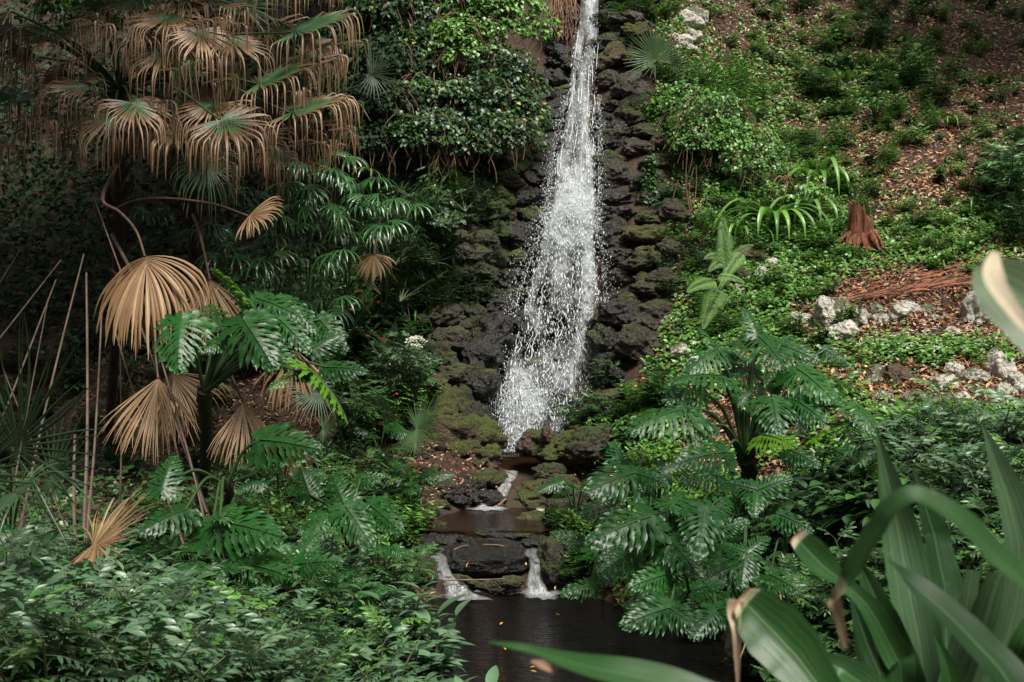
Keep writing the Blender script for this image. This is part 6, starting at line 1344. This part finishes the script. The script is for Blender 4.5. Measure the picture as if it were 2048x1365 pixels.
fore_leaf(r3, [(1773, 1118, 1.9, 4), (1815, 1158, 1.9, 50), (1880, 1215, 1.88, 76), (1950, 1285, 1.86, 92), (2020, 1370, 1.84, 100), (2100, 1600, 1.8, 90), B3], (-.2, -.3, .95), .0, V=.2)
fore_leaf(r3, [(978, 1284, 1.75, 4), (1020, 1292, 1.72, 18), (1075, 1304, 1.70, 24), (1130, 1322, 1.66, 46), (1200, 1340, 1.62, 66), (1290, 1358, 1.60, 78), (1380, 1388, 1.58, 84), (1500, 1450, 1.56, 80), (1750, 1800, 1.6, 60), B3], (.0, -.55, .85), .30, V=.25, label='long pointed leaf reaching left across the pool')
fore_leaf(r3, [(1062, 1322, 1.66, 4), (1085, 1330, 1.66, 16), (1108, 1345, 1.66, 6)], (0, -1, .5), .97, V=.3, label='small brown torn flap')
r4 = empty('crinum_lily', (1.25, 1.3, -1.5)); tag(r4, 'blurred pale leaf tip with a bleached edge poking in from the right', 'plant')
b4 = to_px(np.array([1.25, 1.3, -1.5])); B4 = (b4[0], b4[1], 1.3, 50)
fore_leaf(r4, [(1953, 532, 1.42, 6), (1980, 552, 1.40, 84), (2020, 583, 1.38, 136), (2080, 636, 1.35, 150), (2150, 715, 1.32, 150), B4], (-.3, -1, .2), .62, V=.25, edge=.0)
fore_leaf(r4, [(1990, 505, 1.36, 16), (1985, 545, 1.345, 40), (2005, 590, 1.33, 34), (2050, 650, 1.31, 26), (2110, 700, 1.30, 20)], (-.3, -1, .2), .84, V=.25, label='bleached curling margin')

# ------------------------------------------------------------------ trees added for their crowns, which shade the glen from out of view
def added_shade_tree(name, base, top, crown_c, crown_r, nleaf, label, rad=.16, leaf=.22, seed=0):
    root = empty(name, base); tag(root, label, 'tree', 'trees added to shade the glen')
    def ch(n, mbx, mats): o = mbx.build(n, mats, root); o.matrix_parent_inverse = Matrix.Translation(-root.location); return o
    b = np.array(base, float); t = np.array(top, float); cc = np.array(crown_c, float); mb = MB(); tube(mb, catmull([b - [0, 0, .3], (b + t) / 2 + [.1, .1, 0], t], 16), np.array([rad, rad * .6]), 10)
    for k in range(9): e = cc + rng.normal(0, .45, 3) * crown_r; tube(mb, catmull([t - [0, 0, .3], (t + e) / 2 + [0, 0, .2], e], 8), np.array([rad * .4, rad * .1]), 6)
    ch('trunk', mb, [M['bark']]); mb = MB(); n = nleaf; dv = nrm(rng.normal(0, 1, (n, 3))); rr = rng.random(n) ** .45; pos = cc + dv * rr[:, None] * crown_r
    kp = vnoise(pos[:, 0] + pos[:, 2], pos[:, 1], .9, 5) > .3; pos = pos[kp]; n = len(pos)
    mb.many(*T_OVAL, euler_mats(rng.random(n) * 6.28, rng.normal(0, .6, n), rng.normal(0, .6, n)) * (leaf * (.6 + rng.random(n) * .8))[:, None, None], pos, 0); ch('crown', mb, [M['vine']])
for i, (bx, by, tx, ty, tz, cx_, cy2, cz, rx, ry, rz_, nl, lab) in enumerate([
    (-10, 15, -8, 14.5, 7, -5.5, 14.5, 8.0, 3.8, 3.4, 1.6, 9500, 'tree added to shade the dark palm hollow'), (-3.2, 24, -3, 20, 8, -3.0, 17.5, 8.8, 3.4, 3.2, 1.5, 8500, 'tree added to shade the creeper hillside'),
    (-9.5, 10, -8, 10, 5.5, -7.2, 9.5, 6.4, 2.6, 3.0, 1.3, 3600, 'tree added for shade over the left edge'), (10.5, 26, 9.5, 24, 10.5, 8.6, 22.5, 11.5, 3.4, 3.2, 1.3, 4200, 'tree rooted high on the right slope, crown added for shade'),
    (10, 20, 9.5, 19, 9, 9.5, 18, 10.0, 3.0, 3.0, 1.3, 3200, 'tree added to shade the upper right corner'), (-1.8, 23, -1.5, 22, 10.5, -1.0, 20.5, 11.2, 2.6, 2.2, 1.2, 2600, 'tree added for shade behind the head of the waterfall')]):
    added_shade_tree('added_shade_tree', (bx, by, float(H(bx, by))), (tx, ty, tz), (cx_, cy2, cz), np.array([rx, ry, rz_]), nl, lab)

for i, (bx, by, cz, rx, ry, rz_, lab) in enumerate([(-8.5, 3, 3.5, 3.2, 3.5, 4.5, 'unseen dense tree added beside the viewer, on the left, to block sky'), (-6, -6, 4, 4.5, 3, 5, 'unseen dense tree added behind the viewer, left, to block sky'), (2, -9, 4.5, 4.5, 2.5, 5, 'unseen dense tree added straight behind the viewer to block sky'),
                                                     (9, -5, 4, 3.5, 3.5, 5, 'unseen dense tree added behind the viewer, right, to block sky'), (11, 4, 5.5, 3, 3.5, 4.5, 'unseen dense tree added beside the viewer, on the right, to block sky'), (-5.6, 9.5, 8.6, 3.2, 3.2, 1.6, 'tree added out of view to shade the left palms'), (-5.2, 8.6, 5.5, 2.2, 2.2, 1.1, 'low boughed tree added to shade the upper left corner'), (-3.1, 11.2, 5.1, 1.7, 1.6, .6, 'slim tree added to shade the palm hollow')]):
    if i == 7: added_shade_tree('added_shade_tree', (-6.4, 12, float(H(-6.4, 12))), (-5.6, 11.6, 5), (bx, by, cz), np.array([rx, ry, rz_]), 2600, lab, leaf=.3, rad=.1); continue
    added_shade_tree('added_shade_tree', (bx, by, -1.6), (bx, by, cz), (bx, by, cz), np.array([rx, ry, rz_]), 3000, lab, leaf=.55)  # unseen trees, added to block low sky and sun
